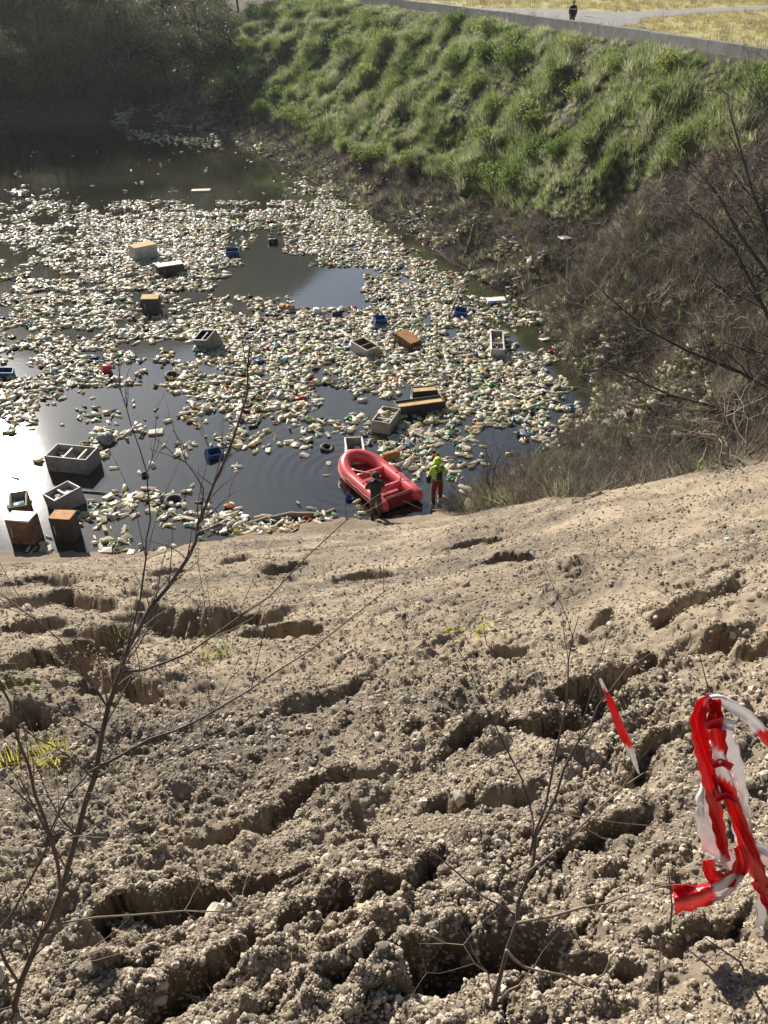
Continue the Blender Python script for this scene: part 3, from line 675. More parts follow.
# ------------------------------------------------------------------ bare brush on the right bank
STRAND = [(555, 345), (600, 335), (700, 340), (715, 400), (690, 425), (610, 440), (575, 430)]
def build_brush():
    LTWIG = mat('sunbleached_twigs', (0.24, 0.19, 0.145), 0.85, 0.4, 5, objrand=0.3)
    pr = [bare_bush('branches', 8, 1.25, .018, 3, 3, (TWIG, LTWIG)[q % 2], .03, .22, 1.2)[0] for q in range(4)]
    spots = []
    px0 = [(560, 262), (600, 300), (640, 270), (585, 330), (625, 345), (665, 315), (700, 290), (735, 330), (760, 290), (690, 360), (650, 385), (730, 380), (765, 370), (610, 400), (660, 425), (705, 420), (750, 425), (600, 445), (640, 455), (690, 455),
           (570, 465), (540, 480), (500, 495), (735, 455), (640, 225), (690, 215), (735, 200), (765, 230), (700, 250), (750, 150), (765, 100), (620, 240), (535, 240), (500, 215)]
    used = {}
    for i, (x, y) in enumerate(px0):
        p = hit(x, y + 6, 12); f = random.uniform(.8, 1.25) * (.55 if p[2] < 1 and y > 440 else 1.45 if x > 590 and y < 345 else 1)
        r = empty('bare_bush', (p[0], p[1], gz(p[0], p[1]) - .05), random.uniform(0, 6.28)); r.scale = (f * 1.15, f * 1.15, f)
        if y > 440: w_ = 'on the shore beside the dirt'
        elif y > 350: w_ = 'among the stranded litter'
        elif y > 270: w_ = 'above the stranded litter'
        else: w_ = 'below the green bank'
        h_ = 'towards the water' if x < 640 else 'towards the right edge'
        tag(r, f'leafless bush {w_}, {h_}', 'bush', f'leafless bushes {w_}, {h_}'); link('branches', pr[i % 4], None, r)
    # dry stalks and fallen twigs filling the hollow
    P = bank_points(40000, 2, 22, 11, 42); px, py, dep = proj(P); b = dirt_mask(P[:, 0], P[:, 1])
    k = (b < 0.55) & (px < 820) & (py > 215) & (py < 540) & (px > 440); P = P[k]; px, py = px[k], py[k]; k = ~in_poly(px, py, STRAND) | (rng.random(len(P)) < .3); P = P[k][:5200]
    sm = [blade_clump('dry_stalk_clump', 16, .75, .25, .006, STRAW, .6) for _ in range(3)] + [bare_bush('dead_twigs', 5, .55, .007, 2, 2, TWIG, 0, .28, 1.5)[0] for _ in range(3)] + [blade_clump('green_clump', 16, .5, .25, .012, GRASS, .8)]
    idx = rng.choice(7, len(P), p=[.16, .14, .1, .2, .18, .17, .05]); scatter('dry_undergrowth', P, zrot(len(P), .4), rng.uniform(.6, 1.4, len(P)), idx, sm, label='matted dry stalks and twigs under the leafless bushes')
    # the big leafless tree whose limbs reach in from the right edge
    base = np.array([13.2, 23.5]); zb = gz(*base); r = empty('bare_tree', (*base, zb)); tag(r, 'big leafless tree at the right edge, dark limbs reaching over the brush', 'tree')
    off = np.array([*base, zb]); tr = MB(); top = np.array([12.6, 24.0, zb + 1.6]); tr.tube([(0, 0, -.4), (-.1, .1, .5), tuple(top - off)], [.24, .2, .17], 8); tr.build('trunk', BARK, r, True)
    limbs = [[(790, 400, 24.5), (740, 372, 25), (690, 352, 25.5), (648, 330, 26), (612, 300, 26.5), (594, 283, 27)], [(780, 420, 24), (720, 408, 24.6), (670, 395, 25.2), (620, 372, 25.8), (580, 350, 26.4)],
             [(790, 360, 24.5), (760, 300, 25.5), (735, 250, 26.5), (700, 215, 27.5), (650, 190, 28.5)], [(795, 330, 24.5), (775, 250, 25.4), (752, 190, 26.2), (735, 130, 27), (722, 85, 27.8)],
             [(780, 290, 25), (740, 235, 26), (715, 190, 27), (690, 165, 27.6)], [(800, 300, 24.5), (790, 200, 25), (778, 120, 25.5), (768, 60, 26)]]
    for pts in limbs:
        W = [tuple(top - off)] + [tuple(ony(x, y, yy) - off) for x, y, yy in pts]; mb = MB(); n = len(W)
        rad = [.085 * (1 - .85 * k / (n - 1)) for k in range(n)]; mb.tube(W, rad, 6); tips = []
        for k in range(1, n):
            for _ in range(4):
                f = random.random(); p = Vector(W[k - 1]).lerp(Vector(W[k]), f); d = (Vector(W[k]) - Vector(W[k - 1])).normalized() + Vector((random.gauss(0, .6), random.gauss(0, .5), random.gauss(0, .6)))
                branching(mb, p, d, random.uniform(.9, 1.9), rad[k] * .5 + .006, 2, 3, tips, .2, .03, 4)
        mb.build('limb', BARK, r, True)
build_brush()

# ------------------------------------------------------------------ appliance shells and boxes floating in the litter
WHITE_ENAMEL = mat('dirty_white_enamel', (0.50, 0.48, 0.43), 0.55, 0.15, 3, dirt=(0.22, 0.18, 0.13))
GREY_ENAMEL = mat('grey_shell', (0.22, 0.21, 0.21), 0.6, 0.2, 3, dirt=(0.10, 0.085, 0.07))
DARK_SHELL = mat('dark_shell', (0.035, 0.032, 0.03), 0.6, 0.3, 4, dirt=(0.09, 0.065, 0.04))
BROWN_SHELL = mat('brown_rusted_shell', (0.15, 0.075, 0.04), 0.8, 0.4, 4, dirt=(0.25, 0.2, 0.15))
FOAM = mat('yellow_insulation_foam', (0.50, 0.34, 0.13), 0.9, 0.2, 5, dirt=(0.25, 0.16, 0.08), bumpy=0.02)
LINER = mat('stained_liner', (0.36, 0.33, 0.28), 0.6, 0.2, 4, dirt=(0.12, 0.10, 0.07))
RUST = mat('orange_rust_sheet', (0.42, 0.19, 0.05), 0.8, 0.35, 5, dirt=(0.2, 0.1, 0.05))
WHITE_PL = mat('white_plastic', (0.68, 0.66, 0.60), 0.5, 0.1, 5, dirt=(0.40, 0.36, 0.28))
LANDMARKS = []          # (x, y, phrase)
INSIDE = []             # litter lying in the open shells
def local_mesh(mb, name, m, root, smooth_=False): return mb.build(name, m, root, smooth_)
def appliance(label, a, b, ztop, depth, H, shell, liner, dividers=(0.6,), closed=None, tilt=0.0, roll=0.0, foam=False, phrase=None, name='fridge_shell', cat='fridge', wall=.055):
    """hollow carcass lying on its back, open side up: near top edge runs from pixel a to pixel b, body reaches `depth` metres away"""
    A = onz(*a, ztop); B = onz(*b, ztop); e = (B - A)[:2]; L = float(np.hypot(*e)); e = e / L; n = np.array([-e[1], e[0]])
    if n[1] < 0: n = -n
    ang = math.atan2(e[1], e[0]); cx = A[:2] + e * L / 2 + n * depth / 2
    r = empty(name, (*cx, ztop - H)); r.rotation_euler = (tilt, roll, ang); tag(r, label, cat)
    if phrase: LANDMARKS.append((cx[0], cx[1], phrase))
    if closed is None and not foam:
        for _ in range(int(5 + 9 * L * depth)):
            q = cx + e * random.uniform(-.32, .32) * L + n * random.uniform(-.32, .32) * depth; INSIDE.append((q[0], q[1], ztop - H + (.16 if ztop < .5 else .42) + random.uniform(0, .08)))
    long_x = L >= depth; w = wall; mb = MB(); j = .006
    mb.box((0, 0, w / 2), (L, depth, w), jit=j)
    if closed is None:
        for s in (-1, 1):
            mb.box((s * (L / 2 - w / 2), 0, H / 2 + .002), (w, depth + .004, H), jit=j); mb.box((0, s * (depth / 2 - w / 2), H / 2), (L - 2 * w + .004, w, H - .004), jit=j)
        o = mb.build('shell', shell, r); bv = o.modifiers.new('edges', 'BEVEL'); bv.width = .012; bv.segments = 2
        ln = MB(); ln.box((0, 0, w + .03 + (H * .68 if foam else 0)), (L - 2 * w - .004, depth - 2 * w - .004, .05), jit=.004)
        if not foam:
            for s in (-1, 1):
                ln.box((s * (L / 2 - w - .008), 0, H / 2 + .02), (.012, depth - 2 * w, H - .10)); ln.box((0, s * (depth / 2 - w - .008), H / 2 + .015), (L - 2 * w - .03, .012, H - .09))
        ln.build('liner', FOAM if foam else liner, r)
        for q in dividers:
            dv = MB()
            if long_x: dv.box((L * (q - .5), 0, H * .5), (.06, depth - 2 * w, H * .86))
            else: dv.box((0, depth * (q - .5), H * .5), (L - 2 * w, .06, H * .86))
            dv.build('divider', liner if not foam else shell, r)
    else:
        mb.v.clear(); mb.f.clear(); mb.m.clear(); mb.box((0, 0, H / 2), (L, depth, H), jit=.012)
        o = mb.build('shell', shell, r); bv = o.modifiers.new('edges', 'BEVEL'); bv.width = .02; bv.segments = 2
        ld = MB(); ld.box((.0, 0, H + .022), (L * .98, depth * .98, .04), jit=.012); ld.build('door_panel' if name == 'fridge_shell' else 'top_panel', closed, r)
        hd = MB(); hd.tube([(-L * .3, -depth / 2 - .01, H * .75), (-L * .3, -depth / 2 - .04, H * .72), (-L * .3, -depth / 2 - .04, H * .45), (-L * .3, -depth / 2 - .01, H * .42)], .015, 5); hd.build('handle', WHITE_ENAMEL, r)
    return r
appliance('open white fridge shell with one divider, just behind the red raft', (347, 458), (366, 457), .42, 1.55, .55, WHITE_ENAMEL, LINER, (.42,), phrase='behind the red raft')
appliance('open beige fridge shell standing upright in litter left of the dark foam-lined one', (371.5, 420.5), (390, 423.5), .50, 1.35, .62, LINER, LINER, (.3,), phrase='beside the beige fridge shell')
appliance('long dark fridge shell lined with yellow foam beyond the raft', (398, 407.5), (446, 401), .42, .62, .58, DARK_SHELL, FOAM, (), foam=True, phrase='beside the foam-lined dark shell')
appliance('short dark box with brown foam top touching the foam-lined shell', (413, 392), (438, 390), .34, .5, .45, DARK_SHELL, FOAM, (), foam=True, name='insulated_box', cat='box')
appliance('open white fridge shell with two compartments by the dark cove at right', (491, 349), (505, 349.5), .42, 2.3, .5, WHITE_ENAMEL, LINER, (.36,), phrase='by the dark cove')
appliance('white and brown open fridge shell in the middle of the litter mat', (350, 342), (366, 349), .45, .8, .55, WHITE_ENAMEL, BROWN_SHELL, (.5,), roll=.12, phrase='around the white and brown shell')
appliance('rust brown fridge shell tipped on its side, right of the white and brown one', (393, 335), (409, 341), .42, .75, .5, BROWN_SHELL, RUST, (), closed=RUST, roll=.25, phrase='around the tipped rust brown shell')
appliance('white chest with orange lid floating in the far left litter', (134, 249), (157, 244.5), .75, .9, .75, WHITE_ENAMEL, LINER, closed=FOAM, phrase='around the orange-lidded chest')
appliance('dark long fridge shell with pale brown lid, right of the orange-lidded chest', (158, 268), (184, 264), .5, .7, .55, DARK_SHELL, LINER, closed=LINER, phrase='around the pale-lidded dark shell')
appliance('black square box with tan top floating in the left litter mat', (140, 300), (158, 299.5), .75, .7, .8, DARK_SHELL, LINER, closed=FOAM, name='insulated_box', cat='box', phrase='around the black tan-topped box')
appliance('grey fridge shell tilted up on end in the left litter mat', (197, 333), (212, 337), .7, .8, .8, GREY_ENAMEL, DARK_SHELL, (.5,), tilt=.35, roll=-.2, phrase='around the tilted grey shell')
appliance('big grey open fridge shell with compartments, in open water at left', (44, 456), (86, 460), .62, .95, .8, GREY_ENAMEL, LINER, (.4, .75), phrase='beside the big grey open shell')
appliance('brown open fridge shell holding pale litter, tilted at the left shore', (44, 492), (57, 501), .55, 1.0, .75, GREY_ENAMEL, LINER, (.5,), tilt=.08, roll=-.1)
appliance('narrow open brown shell full of litter at the left edge of the water', (8, 506), (27, 503), .6, .85, .75, BROWN_SHELL, LINER, (), tilt=.1)
appliance('dark brown upright box with white top at the left shore', (4, 521), (29, 523), .85, .55, 1.0, BROWN_SHELL, WHITE_ENAMEL, closed=WHITE_ENAMEL, name='insulated_box', cat='box', phrase='by the left shore boxes')
appliance('dark upright box with rusty orange top at the left shore', (48, 519), (70, 520.5), .85, .5, 1.0, DARK_SHELL, RUST, closed=RUST, name='insulated_box', cat='box')
LANDMARKS += [(-8.0, 22.2, 'along the near muddy shore'), (-11.5, 21.5, 'by the left shore boxes'), (-3, 22.5, 'left of the raft at the mud edge'), (6, 31, 'at the right-hand corner of the pond'), (-22, 56, 'in the far left drift'),
              (-30, 50, 'at the left edge of the mat'), (-18, 38, 'in the left drift before open water'), (-6, 58, 'in the far mat below the debris bank'), (3, 46, 'along the debris bank shore'), (0, 34, 'in the thick mat right of centre'), (-7, 36, 'in the mat left of centre'), (-4, 45, 'beside the blue open pool')]

# ------------------------------------------------------------------ litter
DENS = """
000000000000000000440000000000000000
144100000000000000005300000000000000
266624466555435456679950000000000000
564656677899986666789993000000000000
777665677899971012799998100000000000
245666788899973211589999500000000000
234566678899994100027999850000000000
355666677878984000000005997400000000
466677777678831000000006999971000000
456666785457620000000007999982200000
555667774336666653000007999994340000
544567752566788875787899999997676300
445677755677799999999999999999753200
335564467756799999999999999999863200
236542467566689999999999999999987542
667777876546788888999999999999999764
677876542145578847885789999999999876
775531001133778378843476878888999876
763100010223688378763034666899998876
551004210113556625676435546788888776
441010125324426541355445677888765766
222112555411556523144325788875535650
111104541004332022233435678762114400
111111311211102000201200556642001000
000000011200000100000000003330000000
000000210001110000000000000000000000
000001246530020000100020000000000000
000003566555543211111240000000000000
000035334345566777765000000000000000
000012235677766666400000000000000000
444320565653000000000000000000000000
""".split()
PAL = [('off white', (0.82, 0.76, 0.61), 34), ('cream', (0.76, 0.66, 0.45), 28), ('pale grey', (0.52, 0.50, 0.44), 10), ('pale green', (0.46, 0.54, 0.34), 9), ('beige', (0.48, 0.38, 0.24), 11), ('yellowish', (0.52, 0.43, 0.14), 4),
       ('dark', (0.03, 0.03, 0.03), 7), ('green', (0.05, 0.25, 0.10), 3), ('blue', (0.04, 0.14, 0.36), 2), ('orange', (0.50, 0.17, 0.04), 2), ('red', (0.42, 0.03, 0.03), 1.5), ('light blue', (0.28, 0.45, 0.52), 2)]
PW = np.array([p[2] for p in PAL], float); PW /= PW.sum()
PM = [mat('plastic_' + p[0].replace(' ', '_'), p[1], 0.42, 0.22, 14, dirt=tuple(c * .55 + .03 for c in p[1]), trans=0.5) for p in PAL]
def bottle_shape(v):
    mb = MB(); k = (1.0, .85, 1.15)[v % 3]
    prof = [(.028, -.165), (.046 * k, -.16), (.048 * k, -.05), (.043 * k, -.01), (.048 * k, .03), (.046 * k, .075), (.022, .125), (.016, .135), (.016, .16)]
    if v >= 3: prof = [(.03, -.165), (.05 * k, -.158), (.036 * k, -.06), (.05 * k, .02), (.044 * k, .08), (.018, .13), (.016, .16)]     # squashed
    mb.lathe(prof, 7, M=Matrix.Rotation(math.pi / 2, 4, 'Y') @ Matrix.Diagonal((1, .8 if v >= 3 else 1, 1, 1))); return mb
def jug_shape(v):
    mb = MB(); mb.lathe([(.07, -.17), (.10, -.155), (.10, .05), (.085, .10), (.03, .15), (.028, .19)], 8, M=Matrix.Rotation(math.pi / 2, 4, 'Y') @ Matrix.Diagonal((1, .75, 1, 1)))
    mb.tube([(.02, 0, .09), (.06, 0, .135), (.13, 0, .11), (.14, 0, .045)], .013, 4); return mb
def foam_shape(v):
    mb = MB(); mb.box((0, 0, 0), ((.34, .24, .42)[v % 3], (.20, .18, .13)[v % 3], (.08, .10, .06)[v % 3]), jit=.03); return mb
def bag_shape(v):
    bm = bmesh.new(); bmesh.ops.create_icosphere(bm, subdivisions=2, radius=.13)
    for q in bm.verts: q.co = Vector((q.co.x * 1.35, q.co.y, q.co.z * .55)) * random.uniform(.72, 1.2)
    mb = MB(); bm.verts.ensure_lookup_table(); mb.v = [tuple(q.co) for q in bm.verts]
    for f in bm.faces: mb.face([q.index for q in f.verts])
    bm.free(); return mb
def tub_shape(v):
    mb = MB(); mb.lathe([(.085, -.06), (.10, .06), (.108, .065), (.095, .06), (.08, -.045)], 9); return mb
def scrap_shape(v):
    mb = MB(); mb.box((0, 0, 0), (.17, .10, .05), jit=.03); return mb
KINDS = [('plastic_bottle', bottle_shape, 5, .50), ('foam_chunk', foam_shape, 3, .14), ('crumpled_bag', bag_shape, 3, .10), ('plastic_jug', jug_shape, 1, .06), ('plastic_tub', tub_shape, 1, .04), ('plastic_scrap', scrap_shape, 3, .16)]
SHAPES = {}
for nm, fn, nv, _ in KINDS:
    SHAPES[nm] = [fn(v) for v in range(nv)]
SHARED = {}
def litter_mesh(nm, v, c):
    k = (nm, v, c)
    if k not in SHARED: SHARED[k] = SHAPES[nm][v].mesh(nm, nm in ('plastic_bottle', 'plastic_jug', 'plastic_tub'), [PM[c]])
    return SHARED[k]
def place_litter():
    pts = []
    for j, row in enumerate(DENS):
        for i, ch in enumerate(row):
            d = int(ch)
            if not d: continue
            x0, y0 = i * 16, 180 + j * 12; A = onz(x0, y0 + 12); B = onz(x0 + 16, y0)
            area = (16 / F * np.linalg.norm(A - CAM)) * abs(B[1] - A[1]); n = rng.poisson(area * 48 * (d / 9) ** .95 + .03)
            px = x0 + rng.uniform(-4, 20, n); py = y0 + rng.uniform(-3, 15, n); P = onz(px, py)[:, :2]
            nz = vnoise(P[:, 0] * .9, P[:, 1] * .7, 210) * .65 + vnoise(P[:, 0] * 2.6, P[:, 1] * 2.2, 211) * .35; nz = np.clip((nz - .5) * 1.5 + .5, 0, 1)
            P = P[nz > 0.84 - d * .084 + (.10 if d < 3 else 0)]; pts.append(P)
    # the litter strip on the far shore and specks on the dark water
    n = 240; px = rng.uniform(128, 222, n); py = 139 + (px - 175) * .10 + rng.normal(0, 3.2, n); pts.append(onz(px, py)[:, :2])
    n = 70; pts.append(onz(rng.uniform(0, 320, n), rng.uniform(150, 205, n))[:, :2])
    n = 90; pts.append(onz(rng.uniform(0, 500, n), rng.uniform(380, 520, n))[:, :2])
    P = np.vstack(pts); g = ground(P[:, 0], P[:, 1]); z = np.maximum(g, 0.0)
    rx, ry = P[:, 0] + .25, P[:, 1] - 24.7; e = np.array([-.555, .832]); al = rx * e[0] + ry * e[1]; ac = rx * e[1] - ry * e[0]   # keep clear of the raft
    k = ~((np.abs(al) < 2.1) & (np.abs(ac) < 1.15)) & (g < .6)
    for (lx, ly, ph) in LANDMARKS[:12]:
        k &= (P[:, 0] - lx) ** 2 + (P[:, 1] - ly) ** 2 > .55 ** 2
    P = P[k]; z = z[k]
    # litter stranded on the ground: under the brush at the right, on the debris foot and the far shore
    Q = bank_points(90000, -30, 16, 24, 106); qx, qy, _ = proj(Q); nz = vnoise(Q[:, 0] * .7, Q[:, 1] * .7, 220)
    line = np.interp(qx, *GREEN_LINE); b = base_z(Q[:, 0], Q[:, 1])
    pr = np.where(qx > 545, smooth(5.5, .3, b) * (qy > 300) * .8, smooth(line + 8, line + 55, qy) * smooth(5.5, .4, b) * .8) * (qx < 720)
    pr = np.where(in_poly(qx, qy, STRAND), 1.6, pr)
    kk = (rng.random(len(Q)) < pr * smooth(.3, .65, nz)) & (dirt_mask(Q[:, 0], Q[:, 1]) < .4); Q = Q[kk][:7000]
    return np.column_stack([P, z]), Q
LP, LQ = place_litter()
print('litter', len(LP), len(LQ))
def landmark(x, y): return min(LANDMARKS, key=lambda q: (q[0] - x) ** 2 + (q[1] - y) ** 2)[2]
def build_litter():
    allp = np.vstack([LP, LQ, np.array(INSIDE)]); floating = np.r_[np.ones(len(LP), bool), np.zeros(len(LQ) + len(INSIDE), bool)]
    dist = np.linalg.norm(allp - CAM, axis=1) * np.where(floating, 1, 3.0); order = np.argsort(dist); pk = np.array([k[3] for k in KINDS])
    limit = {'plastic_bottle': 300, 'foam_chunk': 130, 'crumpled_bag': 90, 'plastic_jug': 70, 'plastic_tub': 40, 'plastic_scrap': 0}; cnt = {k: 0 for k in limit}
    verbs = {'plastic_bottle': 'bottle', 'foam_chunk': 'foam chunk', 'crumpled_bag': 'crumpled plastic bag', 'plastic_jug': 'plastic jug', 'plastic_tub': 'plastic tub'}
    rest_V = []; rest_F3 = []; rest_M = []; nv0 = 0
    kind_i = rng.choice(len(KINDS), len(allp), p=pk / pk.sum()); col_i = rng.choice(len(PAL), len(allp), p=PW)
    tri = {}
    for nm in SHAPES:
        for v, mb in enumerate(SHAPES[nm]):
            T = []
            for f in mb.f:
                for q in range(1, len(f) - 1): T.append((f[0], f[q], f[q + 1]))
            tri[nm, v] = (np.array(mb.v, np.float32), np.array(T, np.int32))
    low_b = MB(); low_b.lathe([(.042, -.16), (.05, -.15), (.048, .07), (.018, .14)], 5, M=Matrix.Rotation(math.pi / 2, 4, 'Y'))
    T = [(f[0], f[q], f[q + 1]) for f in low_b.f for q in range(1, len(f) - 1)]; tri['low'] = (np.array(low_b.v, np.float32), np.array(T, np.int32))
    for i in order:
        nm = KINDS[kind_i[i]][0]; nv = KINDS[kind_i[i]][2]; v = int(rng.integers(nv)); c = int(col_i[i])
        if nm == 'foam_chunk' and c > 5: c = int(rng.integers(0, 3))
        s = float(rng.uniform(.65, 1.3)) * (1.05 if floating[i] else 1.25); p = allp[i]; tilt = rng.normal(0, .22, 2)
        eu = (float(tilt[0]), float(tilt[1]), float(rng.uniform(0, 6.283)))
        zz = p[2] + (rng.uniform(.0, .06) if floating[i] else .05)
        if floating[i] and cnt[nm] < limit[nm]:
            cnt[nm] += 1; o = link(nm, litter_mesh(nm, v, c)); o.location = (p[0], p[1], zz); o.rotation_euler = eu; o.scale = (s, s, s * .8)
            lm = landmark(p[0], p[1]); cn = (('', 'slim ', 'stout ', 'squashed ', 'thin squashed ')[v] if nm == 'plastic_bottle' else ('large ' if s > 1.05 else 'small ')) + PAL[c][0]
            tag(o, f'{cn} {"plastic " if nm == "plastic_bottle" else ""}{verbs[nm]} floating {lm}' if p[2] < .02 else f'{cn} {"plastic " if nm == "plastic_bottle" else ""}{verbs[nm]} washed up {lm}', verbs[nm].split()[-1], f'{cn} {verbs[nm]}s {lm}')
        else:
            V, T = tri['low'] if nm == 'plastic_bottle' else tri[nm, v] if nm not in ('crumpled_bag', 'plastic_jug') else tri['foam_chunk', v % 3]
            M = np.array(Matrix.LocRotScale(None, __import__('mathutils').Euler(eu), (s, s, s * .8)).to_3x3(), np.float32)
            rest_V.append(V @ M.T + np.array([p[0], p[1], zz], np.float32)); rest_F3.append(T + nv0); rest_M.append(np.full(len(T), c)); nv0 += len(V)
    o = link('floating_litter', mesh_np('floating_litter', np.vstack(rest_V), np.vstack(rest_F3), False, PM, np.concatenate(rest_M)))
    tag(o, 'countless small pale plastic litter matted over the pond and its banks', kind='stuff'); print(cnt, nv0)
build_litter()

# ------------------------------------------------------------------ single larger floating things
BLUE = mat('blue_plastic', (0.02, 0.07, 0.22), 0.4, 0.2, 5); REDP = mat('red_plastic', (0.45, 0.02, 0.03), 0.4, 0.2, 5); BLACK = mat('black_rubber', (0.02, 0.02, 0.02), 0.7, 0.3, 6, dirt=(.07, .06, .045))
WOOD = mat('grey_driftwood', (0.17, 0.13, 0.095), 0.9, 0.35, 4, bumpy=.01); BOARD = mat('pale_board', (0.50, 0.44, 0.34), 0.8, 0.2, 4, dirt=(.28, .22, .16))
def crate(label, px, py, s, rz, m, tilt=(.2, .1)):
    p = onz(px, py); r = empty('plastic_crate', (p[0], p[1], -.05), rz); r.rotation_euler = (tilt[0], tilt[1], rz); tag(r, label, 'crate'); mb = MB(); L, W, H = s; t = .03
    mb.box((0, 0, t / 2), (L, W, t))
    mb.build('base', m, r)
    for sx in (-1, 1):
        q = MB(); q.box((sx * (L - t) / 2, 0, H / 2 + t), (t, W, H)); q.build('side', m, r); q = MB(); q.box((0, sx * (W - t) / 2, H / 2 + t), (L - 2 * t - .004, t, H - .004)); q.build('side', m, r)
crate('dark blue plastic crate floating alone on open water', 213, 456, (.55, .4, .28), .6, BLUE, (.35, .1))
crate('dark blue tub floating right of the blue open pool', 379, 324, (.6, .5, .4), .3, BLUE); crate('blue crate floating near the dark cove', 460, 316, (.6, .5, .4), -.2, BLUE); crate('blue crate in the far left drift by the litter edge', 232, 255, (.8, .6, .4), .2, BLUE)
crate('dark blue crate at the left edge of the water', 7, 376, (.6, .45, .35), .2, BLUE)
def drum(label, px, py, rad, L, m, rz, cat='drum', name='plastic_drum', z=.05, tilt=1.57):
    p = onz(px, py); r = empty(name, (p[0], p[1], z)); r.rotation_euler = (0, tilt, rz); tag(r, label, cat); mb = MB(); h = L / 2
    mb.lathe([(rad * .9, -h), (rad, -h + .02), (rad, -h * .36), (rad * 1.05, -h * .33), (rad, -h * .3), (rad, h * .3), (rad * 1.05, h * .33), (rad, h * .36), (rad, h - .02), (rad * .9, h)], 14); mb.build('barrel', m, r, True)
    q = MB(); q.lathe([(.04, h - .01), (.04, h + .03)], 8, M=Matrix.Translation((rad * .5, 0, 0))); q.build('bung', BLACK, r)
drum('red plastic drum floating in the left drift', 107, 371, .2, .45, REDP, .4, tilt=.3); drum('round grey drum among litter beside the big grey shell', 106, 441, .28, .5, mat('grey_plastic', (.2, .2, .2), .5), .9)
drum('white drum floating end-up at the blue open pool', 317, 314, .22, .5, WHITE_PL, .4, tilt=.25); drum('brown rusted drum floating below the blue open pool', 287, 309, .2, .8, RUST, -.5); drum('orange rusted canister just behind the raft', 391, 458, .22, .6, RUST, .5)
drum('orange foam barrel beside the white and brown shell', 375, 354, .26, .4, FOAM, .9); drum('dark drum floating right of the white drum', 337, 316, .24, .5, BLACK, .2); drum('dark drum at the left of the blue open pool', 273, 243, .25, .6, BLACK, .2)
def tyre(label, px, py, R0=.29):
    p = onz(px, py); r = empty('car_tyre', (p[0], p[1], .03)); r.rotation_euler = (.2, .1, .4); tag(r, label, 'tyre'); mb = MB()
    mb.tube([(R0 * math.cos(a), R0 * math.sin(a), 0) for a in np.linspace(0, 6.283, 21)], .09, 8, cap=False); mb.build('tread', BLACK, r, True)
    q = MB(); q.lathe([(.19, -.05), (.205, 0), (.19, .05), (.18, .05), (.18, -.05)], 20); q.build('bead', BLACK, r, True)
tyre('black tyre floating at the edge of the left litter', 173, 377); tyre('black tyre in small litter patch on open water left of the raft', 327, 449, .2); tyre('black tyre among the near shore litter', 175, 503)
def slab(label, px, py, s, rz, m, cat='board', name='board', z=None, tilt=0):
    p = onz(px, py) if z is None else hit(px, py, 12); zz = .04 if z is None else gz(p[0], p[1]) + .08; mb = MB(); mb.box((0, 0, 0), s, jit=min(s) * .2)
    o = mb.build(name, m); o.location = (p[0], p[1], zz); o.rotation_euler = (tilt, 0, rz); tag(o, label, cat); bv = o.modifiers.new('edges', 'BEVEL'); bv.width = min(s) * .15; bv.segments = 1
slab('flat brown board floating on open water at left', 156, 433, (.55, .4, .08), .2, BOARD); slab('white foam slab by the dark cove', 496, 301, (1.0, .6, .15), .1, WHITE_PL, 'foam slab', 'foam_slab')
slab('pale board at the water edge right of the cove', 540, 314, (1.1, .5, .06), .05, BOARD, z=1, tilt=-.15); slab('torn white panel below the pale board right of the cove', 546, 340, (.75, .6, .05), .4, WHITE_PL, 'panel', 'plastic_sheet', z=1, tilt=-.2)
slab('flat raft-like board alone on the far dark water', 201, 191, (1.5, .7, .12), .1, BOARD); slab('long pale board left of the orange-lidded chest', 122, 253, (1.6, .5, .1), 0, BOARD)
slab('white sheet lying on the debris bank', 566, 239, (.8, .6, .05), .3, WHITE_PL, 'panel', 'plastic_sheet', z=1, tilt=.0); slab('dark board floating in the litter right of the tilted grey shell', 165, 320, (1.0, .35, .1), .1, WOOD); slab('orange brown cushion at the right end of the mat', 565, 396, (.55, .45, .2), .3, RUST, 'cushion', 'foam_cushion', z=1)
slab('dark plank in the left drift', 35, 298, (1.2, .5, .15), .3, WOOD); slab('dark sodden board in the litter near the black box', 88, 279, (.9, .5, .2), .5, WOOD)
def log(label, pts, rad, name='driftwood_log', ground_=False):
    P = [hit(x, y, 10) if ground_ else onz(x, y, .03 + (.16 * k if 'pole' in name else 0)) for k, (x, y) in enumerate(pts)]; r0 = P[0]; mb = MB(); W = []
    for k in range(len(P) - 1):
        for f in (0, .34, .67): W.append(P[k] + (P[k + 1] - P[k]) * f + rng.normal(0, rad * .35, 3))
    W.append(P[-1]); n = len(W); mb.tube([tuple(q - r0) for q in W], [rad * (1 - .55 * k / n) * random.uniform(.85, 1.15) for k in range(n)], 6)
    o = mb.build(name, WOOD, None, True); o.location = r0 + np.array([0, 0, rad * .5 if ground_ else 0]); tag(o, label, 'driftwood')
log('long dark driftwood log along the near shore left of the raft', [(336, 511), (300, 515), (265, 519), (230, 526), (196, 533)], .13); log('thin dark stick on open water right of the left shore boxes', [(60, 489), (95, 492), (120, 495), (143, 497)], .04, 'driftwood_stick')
log('pale pole sticking out of the litter by the dark cove', [(449, 318), (455, 302), (461, 288)], .07, 'driftwood_pole'); log('pale stake lying on the debris bank', [(465, 258), (470, 240), (473, 225)], .08, 'driftwood_stake', True); log('short pale stake on the debris bank, upper left', [(430, 232), (437, 222), (428, 212)], .08, 'driftwood_stake', True)

